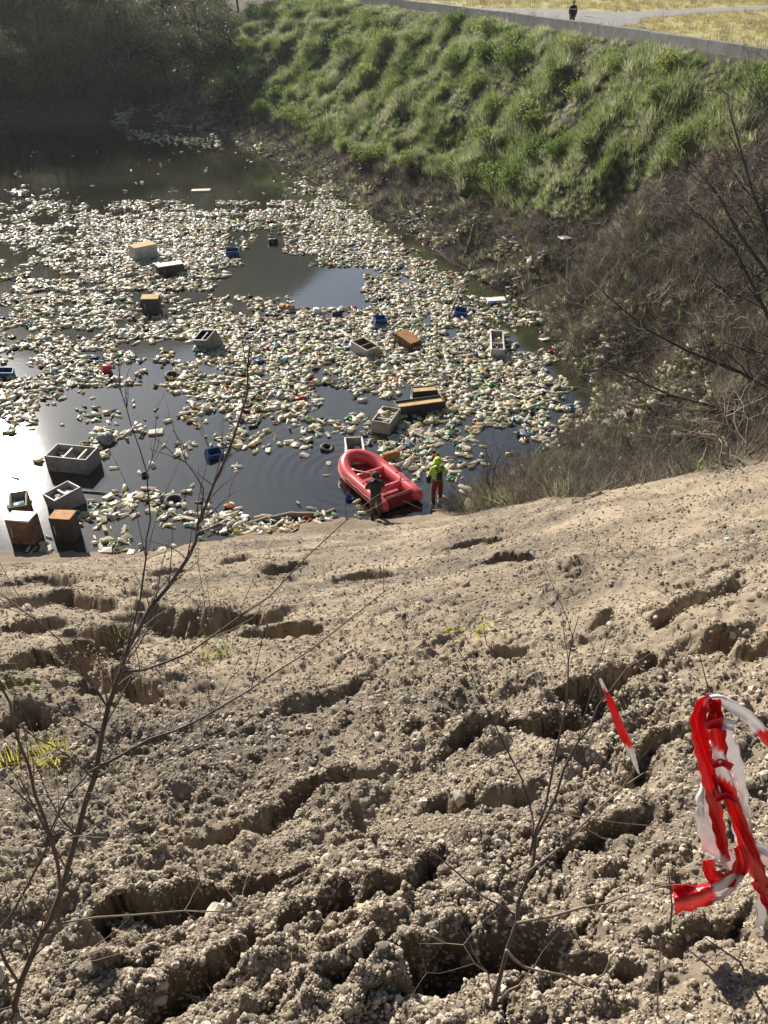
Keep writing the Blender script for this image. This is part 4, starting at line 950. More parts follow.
# ------------------------------------------------------------------ inflatable raft
RAFT = mat('raft_red_rubber', (0.60, 0.075, 0.085), 0.28, 0.12, 2.5, dirt=(0.42, 0.06, 0.05)); RAFTD = mat('raft_dark_red', (0.25, 0.02, 0.025), 0.45, 0.2, 3); ORANGE = mat('raft_orange_strake', (0.60, 0.13, 0.05), 0.5, 0.2, 4); ROPE = mat('tan_rope', (0.42, 0.34, 0.22), 0.9, 0.2, 20)
def build_raft():
    bow = onz(352, 459, .3)[:2]; st = onz(401, 500, .3)[:2]; c = (bow + st) / 2; e = bow - st; ang = math.atan2(e[1], e[0])
    r = empty('inflatable_raft', (*c, .0), ang); tag(r, 'red inflatable raft pulled up at the muddy near shore', 'raft')
    path = []; hw = .68; L = 1.62
    for x in np.linspace(-L - .22, .55, 12): path.append((x, -hw, .26))
    for a in np.linspace(-90, 90, 17)[1:-1]: path.append((.55 + 1.05 * math.cos(R(a)), hw * math.sin(R(a)), .26 + .17 * max(0, math.cos(R(a))) ** 1.3))
    for x in np.linspace(.55, -L - .22, 12): path.append((x, hw, .26))
    n = len(path); rad = [.235] * n; rad[0] = rad[-1] = .05; rad[1] = rad[-2] = .20
    mb = MB(); mb.tube(path, rad, 18); mb.build('buoyancy_tube', RAFT, r, True)
    f = MB(); inner = [(x, y * .93, .14) for x, y, z in path[1:-1]]; f.v = [*inner, *[(x, y, .08) for x, y, z in inner]]; k = len(inner); f.face(range(k)); f.face(range(k, 2 * k)[::-1])
    for q in range(k): f.face((q, (q + 1) % k, k + (q + 1) % k, k + q))
    f.build('floor', RAFTD, r)
    t = MB(); t.box((-L + .12, 0, .31), (.07, 2 * hw - .3, .42)); o = t.build('transom', RAFTD, r); bv = o.modifiers.new('b', 'BEVEL'); bv.width = .02
    for x in (-.75, .35):
        t = MB(); t.tube([(x, y, .33) for y in np.linspace(-hw + .1, hw - .1, 7)], .125, 12); t.build('thwart', RAFT, r, True)
    s = MB()
    out = []; 
    for (x, y, z), rr_ in zip(path[1:-1], rad[1:-1]):
        cx = min(x, .55); d = Vector((x - cx, y, 0)); d = d.normalized() if d.length > 1e-6 else Vector((0, 1, 0)); out.append((x + d.x * rr_ * .98, y + d.y * rr_ * .98, z - .03))
    s.tube(out, .035, 6); s.build('rubbing_strake', ORANGE, r, True)
    g = MB(); gl = []
    for k, p in enumerate(out): gl.append((p[0], p[1], p[2] + .10 + .05 * (k % 3 == 0)))
    g.tube(gl, .012, 5); g.build('grab_line', ROPE, r, True)
    for sy in (-1, 1):
        v = MB(); v.lathe([(.035, 0), (.035, .02), (.02, .03)], 10, M=Matrix.Translation((-.3, sy * hw, .49))); v.build('valve', BLACK, r)
    # stern tow line and the paddle lying inside
    P = [np.array(r.matrix_basis @ Vector((-L - .1, 0, .34)))] + [np.array([*hit(x, y, 10)[:2], 0]) for x, y in ((425, 512), (448, 510), (475, 508))]
    for q in P[1:]: q[2] = gz(q[0], q[1]) + .05
    rp = MB(); rp.tube([tuple(q - P[0]) for q in P], .016, 5); o = rp.build('mooring_rope', ROPE, None, True); o.location = P[0]; tag(o, 'thin tan mooring rope running from the raft to the shore', 'rope')
    pd = empty('paddle', (0, 0, 0)); pd.matrix_world = r.matrix_basis @ Matrix.Translation((.30, .22, .48)) @ Matrix.Rotation(.55, 4, 'Z') @ Matrix.Rotation(.06, 4, 'Y'); tag(pd, 'pink-bladed paddle lying across the thwarts of the raft', 'paddle')
    q = MB(); q.tube([(-.6, 0, 0), (.5, 0, 0)], .017, 6); q.build('shaft', BOARD, pd, True); q = MB(); q.box((.68, 0, 0), (.42, .18, .025)); o = q.build('blade', mat('pink_plastic', (.62, .22, .2), .4), pd); bv = o.modifiers.new('b', 'BEVEL'); bv.width = .01
    return r
RAFTO = build_raft()

# ------------------------------------------------------------------ people
SKIN = mat('skin', (0.42, 0.25, 0.17), 0.6, 0.1); DKCLOTH = mat('black_clothing', (0.018, 0.018, 0.02), 0.8, 0.3, 8); REDCLOTH = mat('dark_red_trousers', (0.20, 0.022, 0.03), 0.8, 0.3, 8); BROWNC = mat('brown_waders', (0.055, 0.04, 0.035), 0.6, 0.3, 8)
LIME = mat('lime_hi_vis', (0.42, 0.62, 0.02), 0.5, 0.1, 8); BOOT = mat('black_boots', (0.015, 0.014, 0.013), 0.5, 0.2); SILVER = mat('reflective_tape', (0.55, 0.56, 0.55), 0.35, 0.1); NAVY = mat('navy_jacket', (0.012, 0.014, 0.024), 0.8, 0.3, 8); HAIR = mat('dark_hair', (0.02, 0.015, 0.012), 0.6, 0.3, 30)
def person(label, loc, rz, arms, legs, lean, torso_m, leg_m, sleeve_m, hands_m=SKIN):
    """continuous skinned body: pelvis root, tapering limbs, head with nose and ears; arms/legs give (elbow, wrist) / (knee, ankle) per side"""
    root = empty('person', loc, rz); tag(root, label, 'person')
    V = [(0, 0, .95), (0, lean * .3, 1.12), (0, lean * .75, 1.31), (0, lean, 1.46), (0, lean + .015, 1.54), (0, lean + .03, 1.63), (0, lean + .025, 1.715)]
    rad = [(.155, .125), (.14, .11), (.175, .125), (.085, .075), (.058, .06), (.082, .098), (.07, .082)]; E = [(i, i + 1) for i in range(6)]; part = ['leg', 'torso', 'torso', 'torso', 'skin', 'skin', 'skin']
    def add(p, r, to, kind): V.append(p); rad.append((r, r)); E.append((to, len(V) - 1)); part.append(kind); return len(V) - 1
    for s, (el, wr) in zip((-1, 1), arms):
        sh = add((s * .185, lean * .95, 1.41), .075, 2, 'torso'); k = add(el, .055, sh, 'sleeve'); q = add(wr, .04, k, 'sleeve')
        d = (Vector(wr) - Vector(el)).normalized(); add(tuple(Vector(wr) + d * .07), .036, q, 'hand')
    for s, (kn, an) in zip((-1, 1), legs):
        h = add((s * .095, 0, .88), .118, 0, 'leg'); k = add(kn, .088, h, 'leg'); q = add(an, .07, k, 'boot'); add((an[0] + s * .02, an[1] + .17, an[2] - .045), .045, q, 'boot')
    me = bpy.data.meshes.new('body'); me.from_pydata(V, E, []); o = link('body', me, None, root)
    sk = o.modifiers.new('skin', 'SKIN'); sk.use_smooth_shade = True
    for i, rr_ in enumerate(rad): me.skin_vertices[0].data[i].radius = rr_
    me.skin_vertices[0].data[0].use_root = True
    sb = o.modifiers.new('sub', 'SUBSURF'); sb.levels = 2; sb.render_levels = 2
    dg = bpy.context.evaluated_depsgraph_get(); dg.update(); nm = bpy.data.meshes.new_from_object(o.evaluated_get(dg)); o.modifiers.clear(); o.data = nm; nm.name = 'body'
    nm.materials.clear(); mats_ = [torso_m, leg_m, sleeve_m, hands_m, BOOT, SKIN]
    for q in mats_: nm.materials.append(q)
    ix = {'torso': 0, 'leg': 1, 'sleeve': 2, 'hand': 3, 'boot': 4, 'skin': 5}; J = np.array(V)
    for f in nm.polygons:
        c = np.array(f.center); f.use_smooth = True
        if c[2] > 1.5 and abs(c[0]) < .13: f.material_index = 5; continue
        f.material_index = ix[part[int(np.argmin(((J - c) ** 2).sum(1)))]] if c[2] > .3 else 4
    hd = np.array(V[5])
    fc = MB(); fc.lathe([(.004, -.03), (.016, -.02), (.011, .01), (.003, .03)], 6, M=Matrix.Translation(tuple(hd + (0, .098, .0)))); fc.build('nose', SKIN, root, True)
    for s in (-1, 1):
        er = MB(); er.lathe([(.006, -.03), (.02, -.01), (.022, .015), (.008, .033)], 7, M=Matrix.Translation(tuple(hd + (s * .083, -.005, .0)))); er.build('ear', SKIN, root, True)
        ey = MB(); ey.lathe([(.004, -.008), (.011, 0), (.004, .008)], 6, M=Matrix.Translation(tuple(hd + (s * .032, .088, .025)))); ey.build('eye', BOOT, root, True)
    mo = MB(); mo.box(tuple(hd + (0, .085, -.05)), (.045, .012, .01)); mo.build('mouth', RAFTD, root)
    for s, (el, wr) in zip((-1, 1), arms):               # hands: palm, four fingers of different length and a thumb from the side
        d = (Vector(wr) - Vector(el)).normalized(); p0 = Vector(wr) + d * .05; side = d.cross(Vector((0, 1, .01))).normalized() if abs(d.y) < .9 else Vector((1, 0, 0)); fw = side.cross(d).normalized(); hb = MB()
        hb.tube([p0, p0 + d * .05, p0 + d * .085], [.032, .040, .034], 7)
        for k, ln in enumerate((.062, .075, .07, .055)):
            b0 = p0 + d * .08 + side * (k - 1.5) * .019; hb.tube([b0, b0 + d * ln * .5 + fw * .008, b0 + d * ln * .85 + fw * .03], [.0095, .009, .007], 5)
        b0 = p0 + d * .03 + side * .03 * -s; hb.tube([b0, b0 + d * .03 - side * s * .03, b0 + d * .06 - side * s * .035 + fw * .015], [.012, .010, .008], 5)
        hb.build('hand', hands_m, root, True)
    return root, Vector(V[5])
def helmet(root, h, m, name='helmet'):
    mb = MB(); mb.lathe([(.128, -.03), (.132, -.02), (.126, .03), (.112, .08), (.075, .115), (.02, .13)], 14, M=Matrix.Translation(h + Vector((0, -.01, .03))) @ Matrix.Diagonal((.95, 1.1, 1, 1))); o = mb.build(name, m, root, True)
    br = MB(); br.lathe([(.15, -.03), (.152, -.022), (.128, -.01)], 14, M=Matrix.Translation(h + Vector((0, 0, .03))) @ Matrix.Diagonal((.95, 1.12, 1, 1))); br.build('brim', m, o, True)
def torso_wrap(root, z0, z1, m, name, lean, grow=1.0):
    mb = MB(); P = []; n = 18; rows = ((z0, .165, .135), ((z0 + z1) / 2, .185, .145), (z1 - .05, .195, .145), (z1, .15, .11))
    for z, a, b in rows:
        for k in range(n): t = 6.283 * k / n; mb.v.append((a * grow * math.cos(t), lean * (z - .95) / .5 + b * grow * math.sin(t), z))
    for i in range(len(rows) - 1):
        for k in range(n): mb.face((i * n + k, i * n + (k + 1) % n, (i + 1) * n + (k + 1) % n, (i + 1) * n + k))
    mb.face(range(n)[::-1]); mb.face(range((len(rows) - 1) * n, len(rows) * n)); return mb.build(name, m, root, True)
def belt(parent, z, m, lean, a=.19, b=.15, name='reflective_band'):
    mb = MB(); n = 18
    for zz in (z, z + .05):
        for k in range(n): t = 6.283 * k / n; mb.v.append((a * math.cos(t), lean * (zz - .95) / .5 + b * math.sin(t), zz))
    for k in range(n): mb.face((k, (k + 1) % n, n + (k + 1) % n, n + k))
    mb.build(name, m, parent, True)
p = onz(376, 517, .12); zf = max(gz(p[0], p[1]), .0)
r1, h1 = person('person in black wetsuit-like clothing leaning over the near side of the raft', (p[0], p[1], zf - .02), .1, [((-.30, .16, 1.17), (-.2, .40, 1.02)), ((.28, .2, 1.2), (.12, .42, 1.06))], [((-.11, .05, .5), (-.13, -.02, .09)), ((.12, .09, .5), (.13, .03, .09))], .12, DKCLOTH, BROWNC, DKCLOTH, DKCLOTH)
helmet(r1, h1, DKCLOTH, 'hood')
vv = torso_wrap(r1, .98, 1.44, DKCLOTH, 'vest', .10, 1.02)
p = onz(437, 500, .0); zf = gz(p[0], p[1])
r2, h2 = person('firefighter in lime helmet and vest with dark red trousers right of the raft', (p[0], p[1], max(zf, -.15)), .35, [((-.27, .1, 1.16), (-.22, .33, 1.05)), ((.29, .05, 1.17), (.25, .28, 1.02))], [((-.12, .06, .5), (-.16, -.05, .09)), ((.12, .03, .5), (.15, .05, .09))], .06, LIME, REDCLOTH, LIME, BOOT)
helmet(r2, h2, LIME); v2 = torso_wrap(r2, 1.0, 1.45, LIME, 'vest', .05, 1.06); belt(v2, 1.1, SILVER, .05, .205, .16)
bp = MB(); bp.box((-.04, -.19, 1.24), (.2, .12, .34), jit=.015); o = bp.build('backpack', DKCLOTH, r2); bv = o.modifiers.new('b', 'BEVEL'); bv.width = .04; bv.segments = 3
for s in (-1, 1):
    sl = MB(); sl.tube([(s * .11, -.15, 1.43), (s * .115, -.02, 1.505), (s * .12, .15, 1.40), (s * .12, .17, 1.2)], .022, 6); sl.build('strap', DKCLOTH, o, True)
pr_ = onz(571, 30, ROAD_Z)
r3, h3 = person('person in dark jacket standing on the road behind the parapet wall', (pr_[0], pr_[1], ROAD_Z + .02), 2.9, [((-.25, -.02, 1.14), (-.23, .12, .93)), ((.25, -.02, 1.14), (.23, .12, .93))], [((-.1, .02, .5), (-.1, -.01, .09)), ((.1, .02, .5), (.1, -.01, .09))], .02, NAVY, NAVY, NAVY)
j3 = torso_wrap(r3, .86, 1.46, NAVY, 'jacket', .02, 1.12); belt(j3, 1.22, SILVER, .02, .225, .175)
hr = MB(); hr.lathe([(.088, -.03), (.096, .02), (.085, .07), (.05, .10), (.01, .11)], 12, M=Matrix.Translation(h3 + Vector((0, -.015, .03)))); hr.build('hair', HAIR, r3, True)

# ------------------------------------------------------------------ foreground stones and clods
STONE = mat('grey_stone', (0.28, 0.235, 0.18), 0.9, 0.35, 12, bumpy=.01, objrand=.35); CLOD = mat('dry_clod', (0.255, 0.207, 0.152), 0.97, 0.3, 10, bumpy=.02, objrand=.2); BRICKM = mat('brick_bit', (0.42, 0.13, 0.07), 0.9, 0.2, 20); BLUEM = mat('light_blue_scrap', (0.25, 0.62, 0.75), 0.5, 0.2, 10)
def rock_mesh(name, m, sub=2, rough=.22, flat=.7):
    bm = bmesh.new(); bmesh.ops.create_icosphere(bm, subdivisions=sub, radius=1.0); o = rng.uniform(0, 50, 3)
    for q in bm.verts:
        c = q.co; k = 1 + rough * (fbm(np.array([c.x * 1.3 + o[0]]), np.array([c.y * 1.3 + c.z * 1.7 + o[1]]), 3, 300)[0] * 1.8); q.co = Vector((c.x * k, c.y * k * .85, c.z * k * flat))
    me = bpy.data.meshes.new(name); bm.to_mesh(me); bm.free(); me.materials.append(m); return me
def build_stones():
    cl = [rock_mesh('soil_clod', CLOD, 2, .3) for _ in range(6)]; stn = [rock_mesh('stone', STONE, 2, .2) for _ in range(5)]
    n = 0
    for _ in range(4000):
        px, py = random.uniform(-10, 778), random.uniform(570, 1040)
        if vnoise(np.array([px / 90.0]), np.array([py / 60.0]), 410)[0] < .5: continue
        h0 = hit_slope(px, py); q = (h0[0], h0[1], gz(*h0)); dist = float(np.linalg.norm(np.array(q) - CAM)); size = random.choice((5, 6, 7, 9, 12)) / F * dist * .5
        if size > .14: continue
        isst = random.random() < .35; o = link('stone' if isst else 'soil_clod', random.choice(stn if isst else cl), None, GROUND); o.location = (q[0], q[1], q[2] + size * .2); o.scale = (size,) * 3; o.rotation_euler = (random.uniform(-.4, .4), random.uniform(-.4, .4), random.uniform(0, 6.28)); n += 1
        if n >= 280: break
    # gravel too small to pick apart
    N = 280000; r = np.exp(rng.uniform(math.log(.75), math.log(21), N)); th = np.radians(rng.uniform(-47, 47, N)); x = r * np.sin(th); y = r * np.cos(th)
    k = (dirt_mask(x, y) > .6) & (vnoise(x * 1.3, y * 1.3, 420) * .5 + vnoise(x * 5, y * 5, 421) * .5 + rng.uniform(-.3, .3, N) > .40 - .16 * (r < 4.5)); x, y, r = x[k], y[k], r[k]; z = ground(x, y)
    s = np.clip(rng.lognormal(-5.38, .52, len(x)) * (r / 2.2) ** .42, .0025, .035); k = z > .4; x, y, z, s = x[k], y[k], z[k], s[k]
    # crumbs clinging to the crack walls
    M_ = 120000; r2 = np.exp(rng.uniform(math.log(.9), math.log(14), M_)); t2 = np.radians(rng.uniform(-47, 47, M_)); x2 = r2 * np.sin(t2); y2 = r2 * np.cos(t2); z2 = ground(x2, y2); st = .012 * r2 ** .6; z3 = ground(x2, y2 + st); k = (np.abs(z3 - z2) > 1.1 * st) & (dirt_mask(x2, y2) > .6)
    f2 = rng.random(k.sum()); s2 = np.clip(rng.lognormal(-5.1, .45, k.sum()) * (r2[k] / 2.2) ** .42, .003, .03)
    x = np.r_[x, x2[k]]; y = np.r_[y, y2[k] + f2 * st[k]]; z = np.r_[z, z2[k] + f2 * (z3 - z2)[k]]; s = np.r_[s, s2]
    PEB = [mat('gravel_light', (.44, .375, .29), .9, .2, 40), mat('gravel_mid', (.30, .243, .175), .95, .25, 40), mat('gravel_dark', (.16, .13, .10), .95, .25, 40)]
    gm = [rock_mesh('gravel_chip', PEB[q % 3], 1 + (q > 2), .35, .75) for q in range(6)]; n = len(x)
    idx = rng.choice(6, n, p=[.10, .30, .10, .08, .30, .12]); rot = rng.uniform(-1, 1, (n, 3)) * np.array([.8, .8, 3.14])
    scatter('gravel', np.stack([x, y, z + s * .12], -1), rot, s, idx, gm, label='loose gravel and crumbs of soil scattered over the dirt slope')
    for nm, px, py, sz, m_, lab, cat in (('brick_fragment', 271, 792, 5, BRICKM, 'small red brick fragment on the dirt slope, lower left', 'brick'), ('blue_plastic_scrap', 727, 546, 5, BLUEM, 'light blue plastic scrap alone on the upper right dirt', 'plastic scrap'), ('pale_pebble', 363, 919, 6, mat('pale_pebble', (.55, .47, .22), .7), 'pale yellowish pebble near the bottom middle', 'stone')):
        h0 = hit_slope(px, py); q = (h0[0], h0[1], gz(*h0)); me = rock_mesh(nm, m_, 1, .35, .5); o = link(nm, me); s_ = sz / F * float(np.linalg.norm(np.array(q) - CAM)) ; o.location = (q[0], q[1], q[2] + s_ * .3); o.scale = (s_,) * 3; tag(o, lab, cat)
build_stones()

# ------------------------------------------------------------------ young grass tufts on the dirt
def tuft(label, px, py, m, h, n, cat='grass tuft', name='grass_tuft'):
    q = hit(px, py); o = link(name, blade_clump(name, n, h, h * .55, h * .022, m, .8)); o.location = (q[0], q[1], gz(q[0], q[1]) - .01); tag(o, label, cat)
tuft('yellow-green weed tuft on the left dirt, nearest the sapling', 55, 757, YELLOW, .17, 46, 'weed', 'weed_tuft'); tuft('yellow-green weed at the left edge of the dirt', 10, 772, YELLOW, .16, 34, 'weed', 'weed_tuft'); tuft('single yellow weed above the larger tuft at left', 40, 722, YELLOW, .16, 8, 'weed', 'weed_tuft')
tuft('green grass tuft below the big slump hole', 228, 652, GREENL, .22, 24); tuft('pale grass tuft left of the green one below the slump hole', 205, 662, YELLOW, .2, 12); tuft('green sprout by the sapling stem at left', 122, 640, GREENL, .22, 14); tuft('small green sprout at the bottom right', 633, 1010, GREENL, .05, 14); tuft('green weed at the far left slump steps', 22, 690, GREENL, .2, 12)
tuft('dry sprig at the bottom edge, left of the middle', 215, 1000, STRAW, .08, 10); tuft('dry sprig on the dirt above the bottom middle', 290, 945, STRAW, .06, 10)

# ------------------------------------------------------------------ saplings: limbs traced, upright over their own root
def sapling(label, base_px, branches, m_main, name='bare_sapling', twigs=2, seed=1, depth_drift=0.0):
    random.seed(seed); q = hit(*base_px); z0 = gz(q[0], q[1]); root = empty(name, (q[0], q[1], z0)); tag(root, label, 'sapling'); off = np.array([q[0], q[1], z0]); y0 = q[1]
    for k, (pts, r0, r1, dy0, dy1, mm) in enumerate(branches):
        n = len(pts); W = [ony(x, y, y0 + dy0 + (dy1 - dy0) * i / (n - 1)) - off for i, (x, y) in enumerate(pts)]
        if k == 0: W.insert(0, np.array([0, 0, -.06]))
        # finer steps with a little wander
        X = []
        for a, b in zip(W[:-1], W[1:]):
            for f in (0, .5): X.append(a + (b - a) * f + (rng.normal(0, .003, 3) if X else 0))
        X.append(W[-1]); mb = MB(); N = len(X); rad = [.68 * (r0 + (r1 - r0) * i / (N - 1)) for i in range(N)]; mb.tube([tuple(p_) for p_ in X], rad, 6 if r0 > .004 else 4)
        for i in range(2, N):
            for _ in range(twigs if random.random() < .5 else 0):
                d = (Vector(X[i]) - Vector(X[i - 1])).normalized() + Vector((random.gauss(0, .7), random.gauss(0, .4), random.gauss(.25, .5)))
                branching(mb, Vector(X[i]), d, random.uniform(.12, .36) * (1 - .75 * i / N), max(rad[i] * .4, .0012), 1 if random.random() < .35 else 0, 2, [], .10, .03, 3)
        mb.build('stem' if k == 0 else 'branch', mm or m_main, root, True)
    return root, off, y0
LS, LSoff, LSy = sapling('bare dark sapling rising from the bottom left corner across the slope', (12, 1012), [
    ([(12, 1004), (27, 963), (52, 918), (68, 872), (86, 800), (97, 759), (109, 709), (120, 673), (129, 646), (149, 610), (186, 560), (200, 523), (213, 483), (233, 440), (245, 393), (250, 345)], .0135, .0022, 0, .25, None),
    ([(61, 890), (50, 836), (36, 795), (18, 741), (9, 700), (-4, 665)], .007, .0025, .02, -.1, None),
    ([(20, 985), (-6, 940), (10, 915), (45, 850), (54, 827), (68, 795), (88, 774)], .006, .003, 0, .1, None),
    ([(90, 772), (150, 739), (195, 720), (250, 692), (310, 650), (384, 592)], .0055, .0016, .05, .35, None),
    ([(124, 672), (170, 662), (210, 640), (270, 595), (345, 520), (400, 480)], .0045, .0012, .1, .5, None),
    ([(125, 660), (140, 600), (145, 560), (150, 520), (147, 473), (133, 427), (120, 390)], .004, .0012, .1, .3, None),
    ([(200, 523), (203, 490), (187, 460), (173, 430)], .003, .001, .2, .25, None), ([(86, 800), (110, 790), (200, 740), (225, 690), (260, 620)], .003, .001, .05, .3, None),
    ([(55, 924), (136, 915), (226, 911), (254, 905)], .0045, .0015, 0, .3, PALETWIG), ([(12, 996), (30, 975), (81, 958), (113, 943)], .004, .0015, 0, .15, PALETWIG), ([(68, 872), (20, 780), (0, 760)], .003, .001, .0, -.1, None), ([(109, 709), (60, 640), (10, 600)], .003, .001, 0.05, .2, None),
], SAPBARK, seed=11, twigs=3)
RS, RSoff, RSy = sapling('bare forked sapling at the bottom middle in front of the dark hollow', (494, 1012), [
    ([(494, 1006), (501, 973), (515, 923), (526, 882), (536, 836), (557, 795), (577, 745), (598, 708), (627, 668)], .010, .0022, 0, .2, SAPBARK),
    ([(530, 855), (544, 807), (563, 716), (569, 662), (579, 615)], .005, .0013, .03, .25, None), ([(533, 838), (532, 811), (507, 749), (482, 699), (449, 633)], .0045, .0011, .05, .3, None),
    ([(528, 872), (586, 819), (668, 757)], .004, .0015, .04, .1, PALETWIG), ([(517, 923), (586, 908), (625, 897), (664, 886)], .0055, .0022, 0, .1, PALETWIG), ([(515, 915), (482, 894), (441, 857), (420, 844)], .004, .0015, 0, .1, None),
    ([(506, 950), (523, 968), (561, 975), (586, 989), (602, 973), (623, 944)], .0055, .0025, 0, -.05, PALETWIG), ([(494, 995), (486, 973), (461, 944), (432, 944)], .004, .0012, 0, .05, PALETWIG), ([(545, 812), (561, 815), (619, 824), (677, 826)], .0028, .0012, .05, .15, PALETWIG),
    ([(500, 1000), (520, 985), (533, 965)], .005, .002, 0, 0, PALETWIG), ([(577, 745), (590, 700), (600, 660)], .002, .001, .15, .2, None),
], SAPBARK, seed=5, twigs=1)
def leaf_sprig(parent_off, y, pts, parent):
    V = []; Fq = []
    for x, yy in pts: leaves_on(V, Fq, [ony(x, yy, y) - parent_off], 5, .011, .012)
    link('leaves', mesh_np('leaves', V, Fq, False, [YELLOW]), None, parent)
leaf_sprig(RSoff, RSy + .3, [(449, 631), (455, 629), (480, 630), (486, 636)], RS)
def stick(label, pts, y, r0, r1, m=SAPBARK, name='bare_twig'):
    q = hit(*pts[0]); y0 = q[1]; W = [np.array([q[0], q[1], gz(q[0], q[1]) - .04])] + [ony(x, yy, y0 + y * (i + 1)) for i, (x, yy) in enumerate(pts[1:])]; mb = MB(); n = len(W)
    mb.tube([tuple(p_ - W[0]) for p_ in W], [r0 + (r1 - r0) * i / (n - 1) for i in range(n)], 5); o = mb.build(name, m, None, True); o.location = W[0]; tag(o, label, 'twig')
stick('thin upright twig beside the red end of the tape', [(672, 930), (672, 905), (668, 868)], -.01, .0035, .0015); stick('thin twig leaning behind the top of the barrier tape', [(716, 712), (706, 680), (697, 645)], .0, .004, .0015); stick('thin twig lying at the bottom right under the tape', [(768, 1000), (740, 962), (705, 938)], .0, .004, .0015)
stick('pale twig lying at the bottom right edge', [(660, 1015), (658, 985), (661, 940)], .0, .0025, .0012, PALETWIG)
stick('short twig bending over the dirt right of the yellow sprig', [(497, 655), (487, 645), (484, 630)], .0, .006, .003); stick('thin twig lying on the left dirt below the middle', [(348, 778), (320, 765), (296, 745)], .0, .004, .002)
stick('curved twig standing at the left edge above the weeds', [(20, 770), (18, 720), (8, 660)], .0, .004, .001); stick('thin upright twig between the slump hole and the sapling', [(250, 690), (262, 640), (285, 575)], .05, .004, .001)

# ------------------------------------------------------------------ red and white barrier tape
def tape_mat():
    m, t, b = new_mat('barrier_tape'); L = t.links; at = nnode(t, 'ShaderNodeAttribute', attribute_name='band'); co = nnode(t, 'ShaderNodeTexCoord').outputs['Object']
    n = noise_node(t, 25, 4, .6, co); c = mixc(t, at.outputs['Fac'], (0.84, 0.80, 0.79), (0.78, 0.015, 0.025)); c = mixc(t, 0.25, c, ramp(t, n.outputs[0], [(.3, (.7, .68, .66)), (.5, (1, 1, 1))]).outputs[0], 'MULTIPLY')
    L.new(c, b.inputs['Base Color']); b.inputs['Roughness'].default_value = .32; L.new(bump(t, n.outputs[0], .25, .002), b.inputs['Normal'])
    tr = nnode(t, 'ShaderNodeBsdfTranslucent'); L.new(c, tr.inputs[0]); ms = nnode(t, 'ShaderNodeMixShader'); ms.inputs[0].default_value = .35; L.new(b.outputs[0], ms.inputs[1]); L.new(tr.outputs[0], ms.inputs[2]); L.new(ms.outputs[0], t.nodes['Material Output'].inputs[0])
    return m
TAPE = tape_mat()
def ribbon(name, pts, wpx, y, bands, parent=None, off=None, curl=.4, rows=9, seed=0):
    """crumpled strip through pixel points at distance y (list of y), width in pixels; bands: breakpoints along its length, red first when starting with 1"""
    rg = np.random.default_rng(seed); P = np.array(pts, float); n = len(P); ys = np.interp(np.linspace(0, 1, n), np.linspace(0, 1, len(y)), y); d = np.r_[0, np.cumsum(np.hypot(*np.diff(P, axis=0).T))]; K = max(12, int(d[-1] / 4)); s = np.linspace(0, d[-1], K)
    px = np.interp(s, d, P[:, 0]); py = np.interp(s, d, P[:, 1]); yy = np.interp(s, d, ys)
    for _ in range(2): px[1:-1] = (px[:-2] + 2 * px[1:-1] + px[2:]) / 4; py[1:-1] = (py[:-2] + 2 * py[1:-1] + py[2:]) / 4
    tx = np.gradient(px); ty = np.gradient(py); l = np.hypot(tx, ty) + 1e-9; nx, ny = -ty / l, tx / l; wp = np.interp(s, np.linspace(0, d[-1], len(wpx)), wpx)
    ph = rg.uniform(0, 6, 4); V = []; B = []
    for k in range(K):
        f = s[k] / d[-1]
        for j in range(rows):
            v = j / (rows - 1) - .5; ww = wp[k] * (1 + .10 * math.sin(s[k] * .4 + ph[0]) + .05 * math.sin(s[k] * 1.1 + ph[3]))
            x = px[k] + nx[k] * v * ww + .15 * math.sin(j * 2 + s[k] * .3); yv = py[k] + ny[k] * v * ww
            dep = yy[k] + curl * (wp[k] / F * 2.2) * (.6 * math.sin(v * 7 + ph[1] + s[k] * .05) + .18 * math.sin(v * 13 + s[k] * .12 + ph[2])) + .0004 * rg.normal()
            V.append(ony(x, yv, dep) - off)
            val = bands[0]
            for bq in bands[1:]:
                if f + .06 * v > bq: val = 1 - val
            B.append(val)
    Fq = [(k * rows + j, k * rows + j + 1, (k + 1) * rows + j + 1, (k + 1) * rows + j) for k in range(K - 1) for j in range(rows - 1)]
    me = mesh_np(name, V, Fq, True, [TAPE]); a = me.attributes.new('band', 'FLOAT', 'POINT'); a.data.foreach_set('value', np.array(B, np.float32)); o = link(name, me, None, parent); so = o.modifiers.new('thickness', 'SOLIDIFY'); so.thickness = .0008
    return o
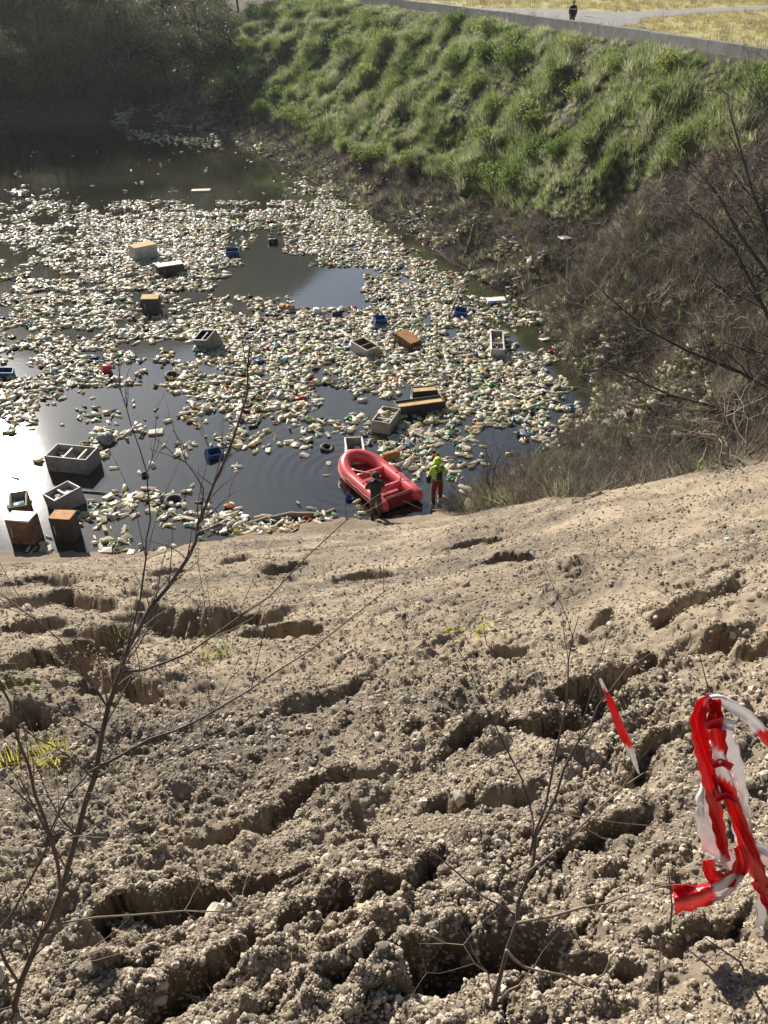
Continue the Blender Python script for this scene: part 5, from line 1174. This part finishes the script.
def build_tape():
    q = hit(752, 935); y0 = q[1] - .02; z0 = gz(q[0], q[1]); r = empty('barrier_tape', (q[0], q[1], z0)); tag(r, 'bunched red and white barrier tape tied to a twig at the right edge', 'barrier tape'); off = np.array([q[0], q[1], z0])
    yt = y0 + .02
    rb = lambda *a, **k: ribbon('tape_strip', *a, parent=r, off=off, **k)
    rb([(712, 699), (702, 706), (698, 722), (703, 751), (711, 786), (719, 827), (726, 862)], [14, 16, 17, 16, 14, 12, 9], [yt, yt - .02], (1, .97), seed=1)
    rb([(716, 770), (707, 790), (706, 816), (714, 845), (735, 868)], [10, 20, 24, 26, 12], [yt + .015], (0,), seed=2)
    rb([(713, 700), (717, 728), (720, 766), (733, 804), (747, 845), (768, 898), (776, 915)], [14, 17, 15, 14, 16, 15, 14], [yt - .01, yt - .04], (1, .22, .36), seed=3)
    rb([(724, 728), (730, 760), (738, 800), (744, 840), (752, 866)], [18, 24, 22, 20, 14], [yt + .03], (0, .85), seed=4)
    rb([(708, 860), (709, 874), (722, 882), (738, 876), (744, 856), (738, 846)], [10, 14, 16, 16, 14, 10], [yt - .03], (1,), seed=5)
    rb([(738, 872), (726, 888), (702, 896), (674, 899)], [14, 18, 24, 30], [yt - .03, yt - .05], (0, .45), seed=6)
    rb([(703, 712), (708, 698), (722, 700), (748, 716), (772, 744)], [8, 10, 12, 12, 11], [yt, yt + .02], (0, .82), seed=7)
    rb([(706, 725), (718, 722), (735, 726)], [9, 12, 10], [yt - .03], (1, .6), seed=8); rb([(712, 766), (722, 762), (732, 768)], [6, 8, 7], [yt - .03], (1,), seed=9); rb([(716, 800), (726, 795), (738, 802)], [5, 7, 6], [yt - .03], (1,), seed=10)
    rb([(748, 842), (758, 850), (775, 862)], [10, 16, 18], [yt + .01], (0,), seed=11); rb([(766, 890), (766, 915), (774, 945)], [18, 22, 22], [yt - .02], (0,), seed=12); rb([(755, 880), (762, 888), (775, 892)], [10, 14, 12], [yt - .03], (1,), seed=13)
    # the twig the tape is wound on
    mb = MB(); W = [ony(x, y, yt + .02) - off for x, y in ((709, 694), (718, 740), (727, 790), (742, 835), (760, 880))] + [np.array([.05, .02, -.05])]; mb.tube([tuple(p_) for p_ in W], [.004, .006, .007, .008, .009, .010], 6); mb.build('stake', SAPBARK, r, True)
    q2 = RSoff; r2 = ribbon('tape_scrap', [(600, 679), (610, 701), (619, 725), (630, 748), (639, 774)], [2, 7, 9, 7, 2], [RSy + .19], (0, .12, .72), None, np.array(ony(601, 681, RSy + .19)), seed=20); r2.location = ony(601, 681, RSy + .19); tag(r2, 'short torn strip of red tape hanging from the forked sapling', 'barrier tape')
build_tape()

# ------------------------------------------------------------------ labels: number off look-alikes in small groups by their place
def build_glare_veil():  # volume added to stand in for lens glare, lightening the far shadows
    m = bpy.data.materials.new('thin_glare_veil'); m.use_nodes = True; t = m.node_tree; t.nodes.remove(t.nodes['Principled BSDF']); v = nnode(t, 'ShaderNodeVolumePrincipled'); v.inputs['Color'].default_value = (.95, .97, 1, 1); v.inputs['Density'].default_value = VEIL_DENSITY; v.inputs['Anisotropy'].default_value = .55
    t.links.new(v.outputs[0], t.nodes['Material Output'].inputs['Volume']); mb = MB(); mb.box((0, 0, 177), (2400, 2400, 365)); o = mb.build('glare_veil', m); tag(o, 'thin added volume standing in for the lens glare over the pond', kind='stuff')
VEIL_DENSITY = 0.00013
build_glare_veil()
def number_off():
    words_ = ['first', 'second', 'third', 'fourth', 'fifth', 'sixth', 'seventh', 'eighth', 'ninth', 'tenth', 'eleventh', 'twelfth', 'thirteenth', 'fourteenth', 'fifteenth', 'sixteenth', 'seventeenth', 'eighteenth', 'nineteenth', 'twentieth'] + ['twenty-' + q for q in ('first', 'second', 'third', 'fourth', 'fifth', 'sixth', 'seventh', 'eighth', 'ninth')] + ['thirtieth', 'thirty-first', 'thirty-second']
    by = {}
    for o in sc.objects:
        if o.parent is None and 'label' in o and 'category' in o: by.setdefault(o['label'], []).append(o)
    for lab, os_ in by.items():
        if 1 < len(os_) <= 32 and len(lab.split()) <= 13:
            os_.sort(key=lambda o: proj(np.array(o.location))[0])
            for k, o in enumerate(os_): o['label'] = f'{lab}, {words_[k]} from left'
number_off()
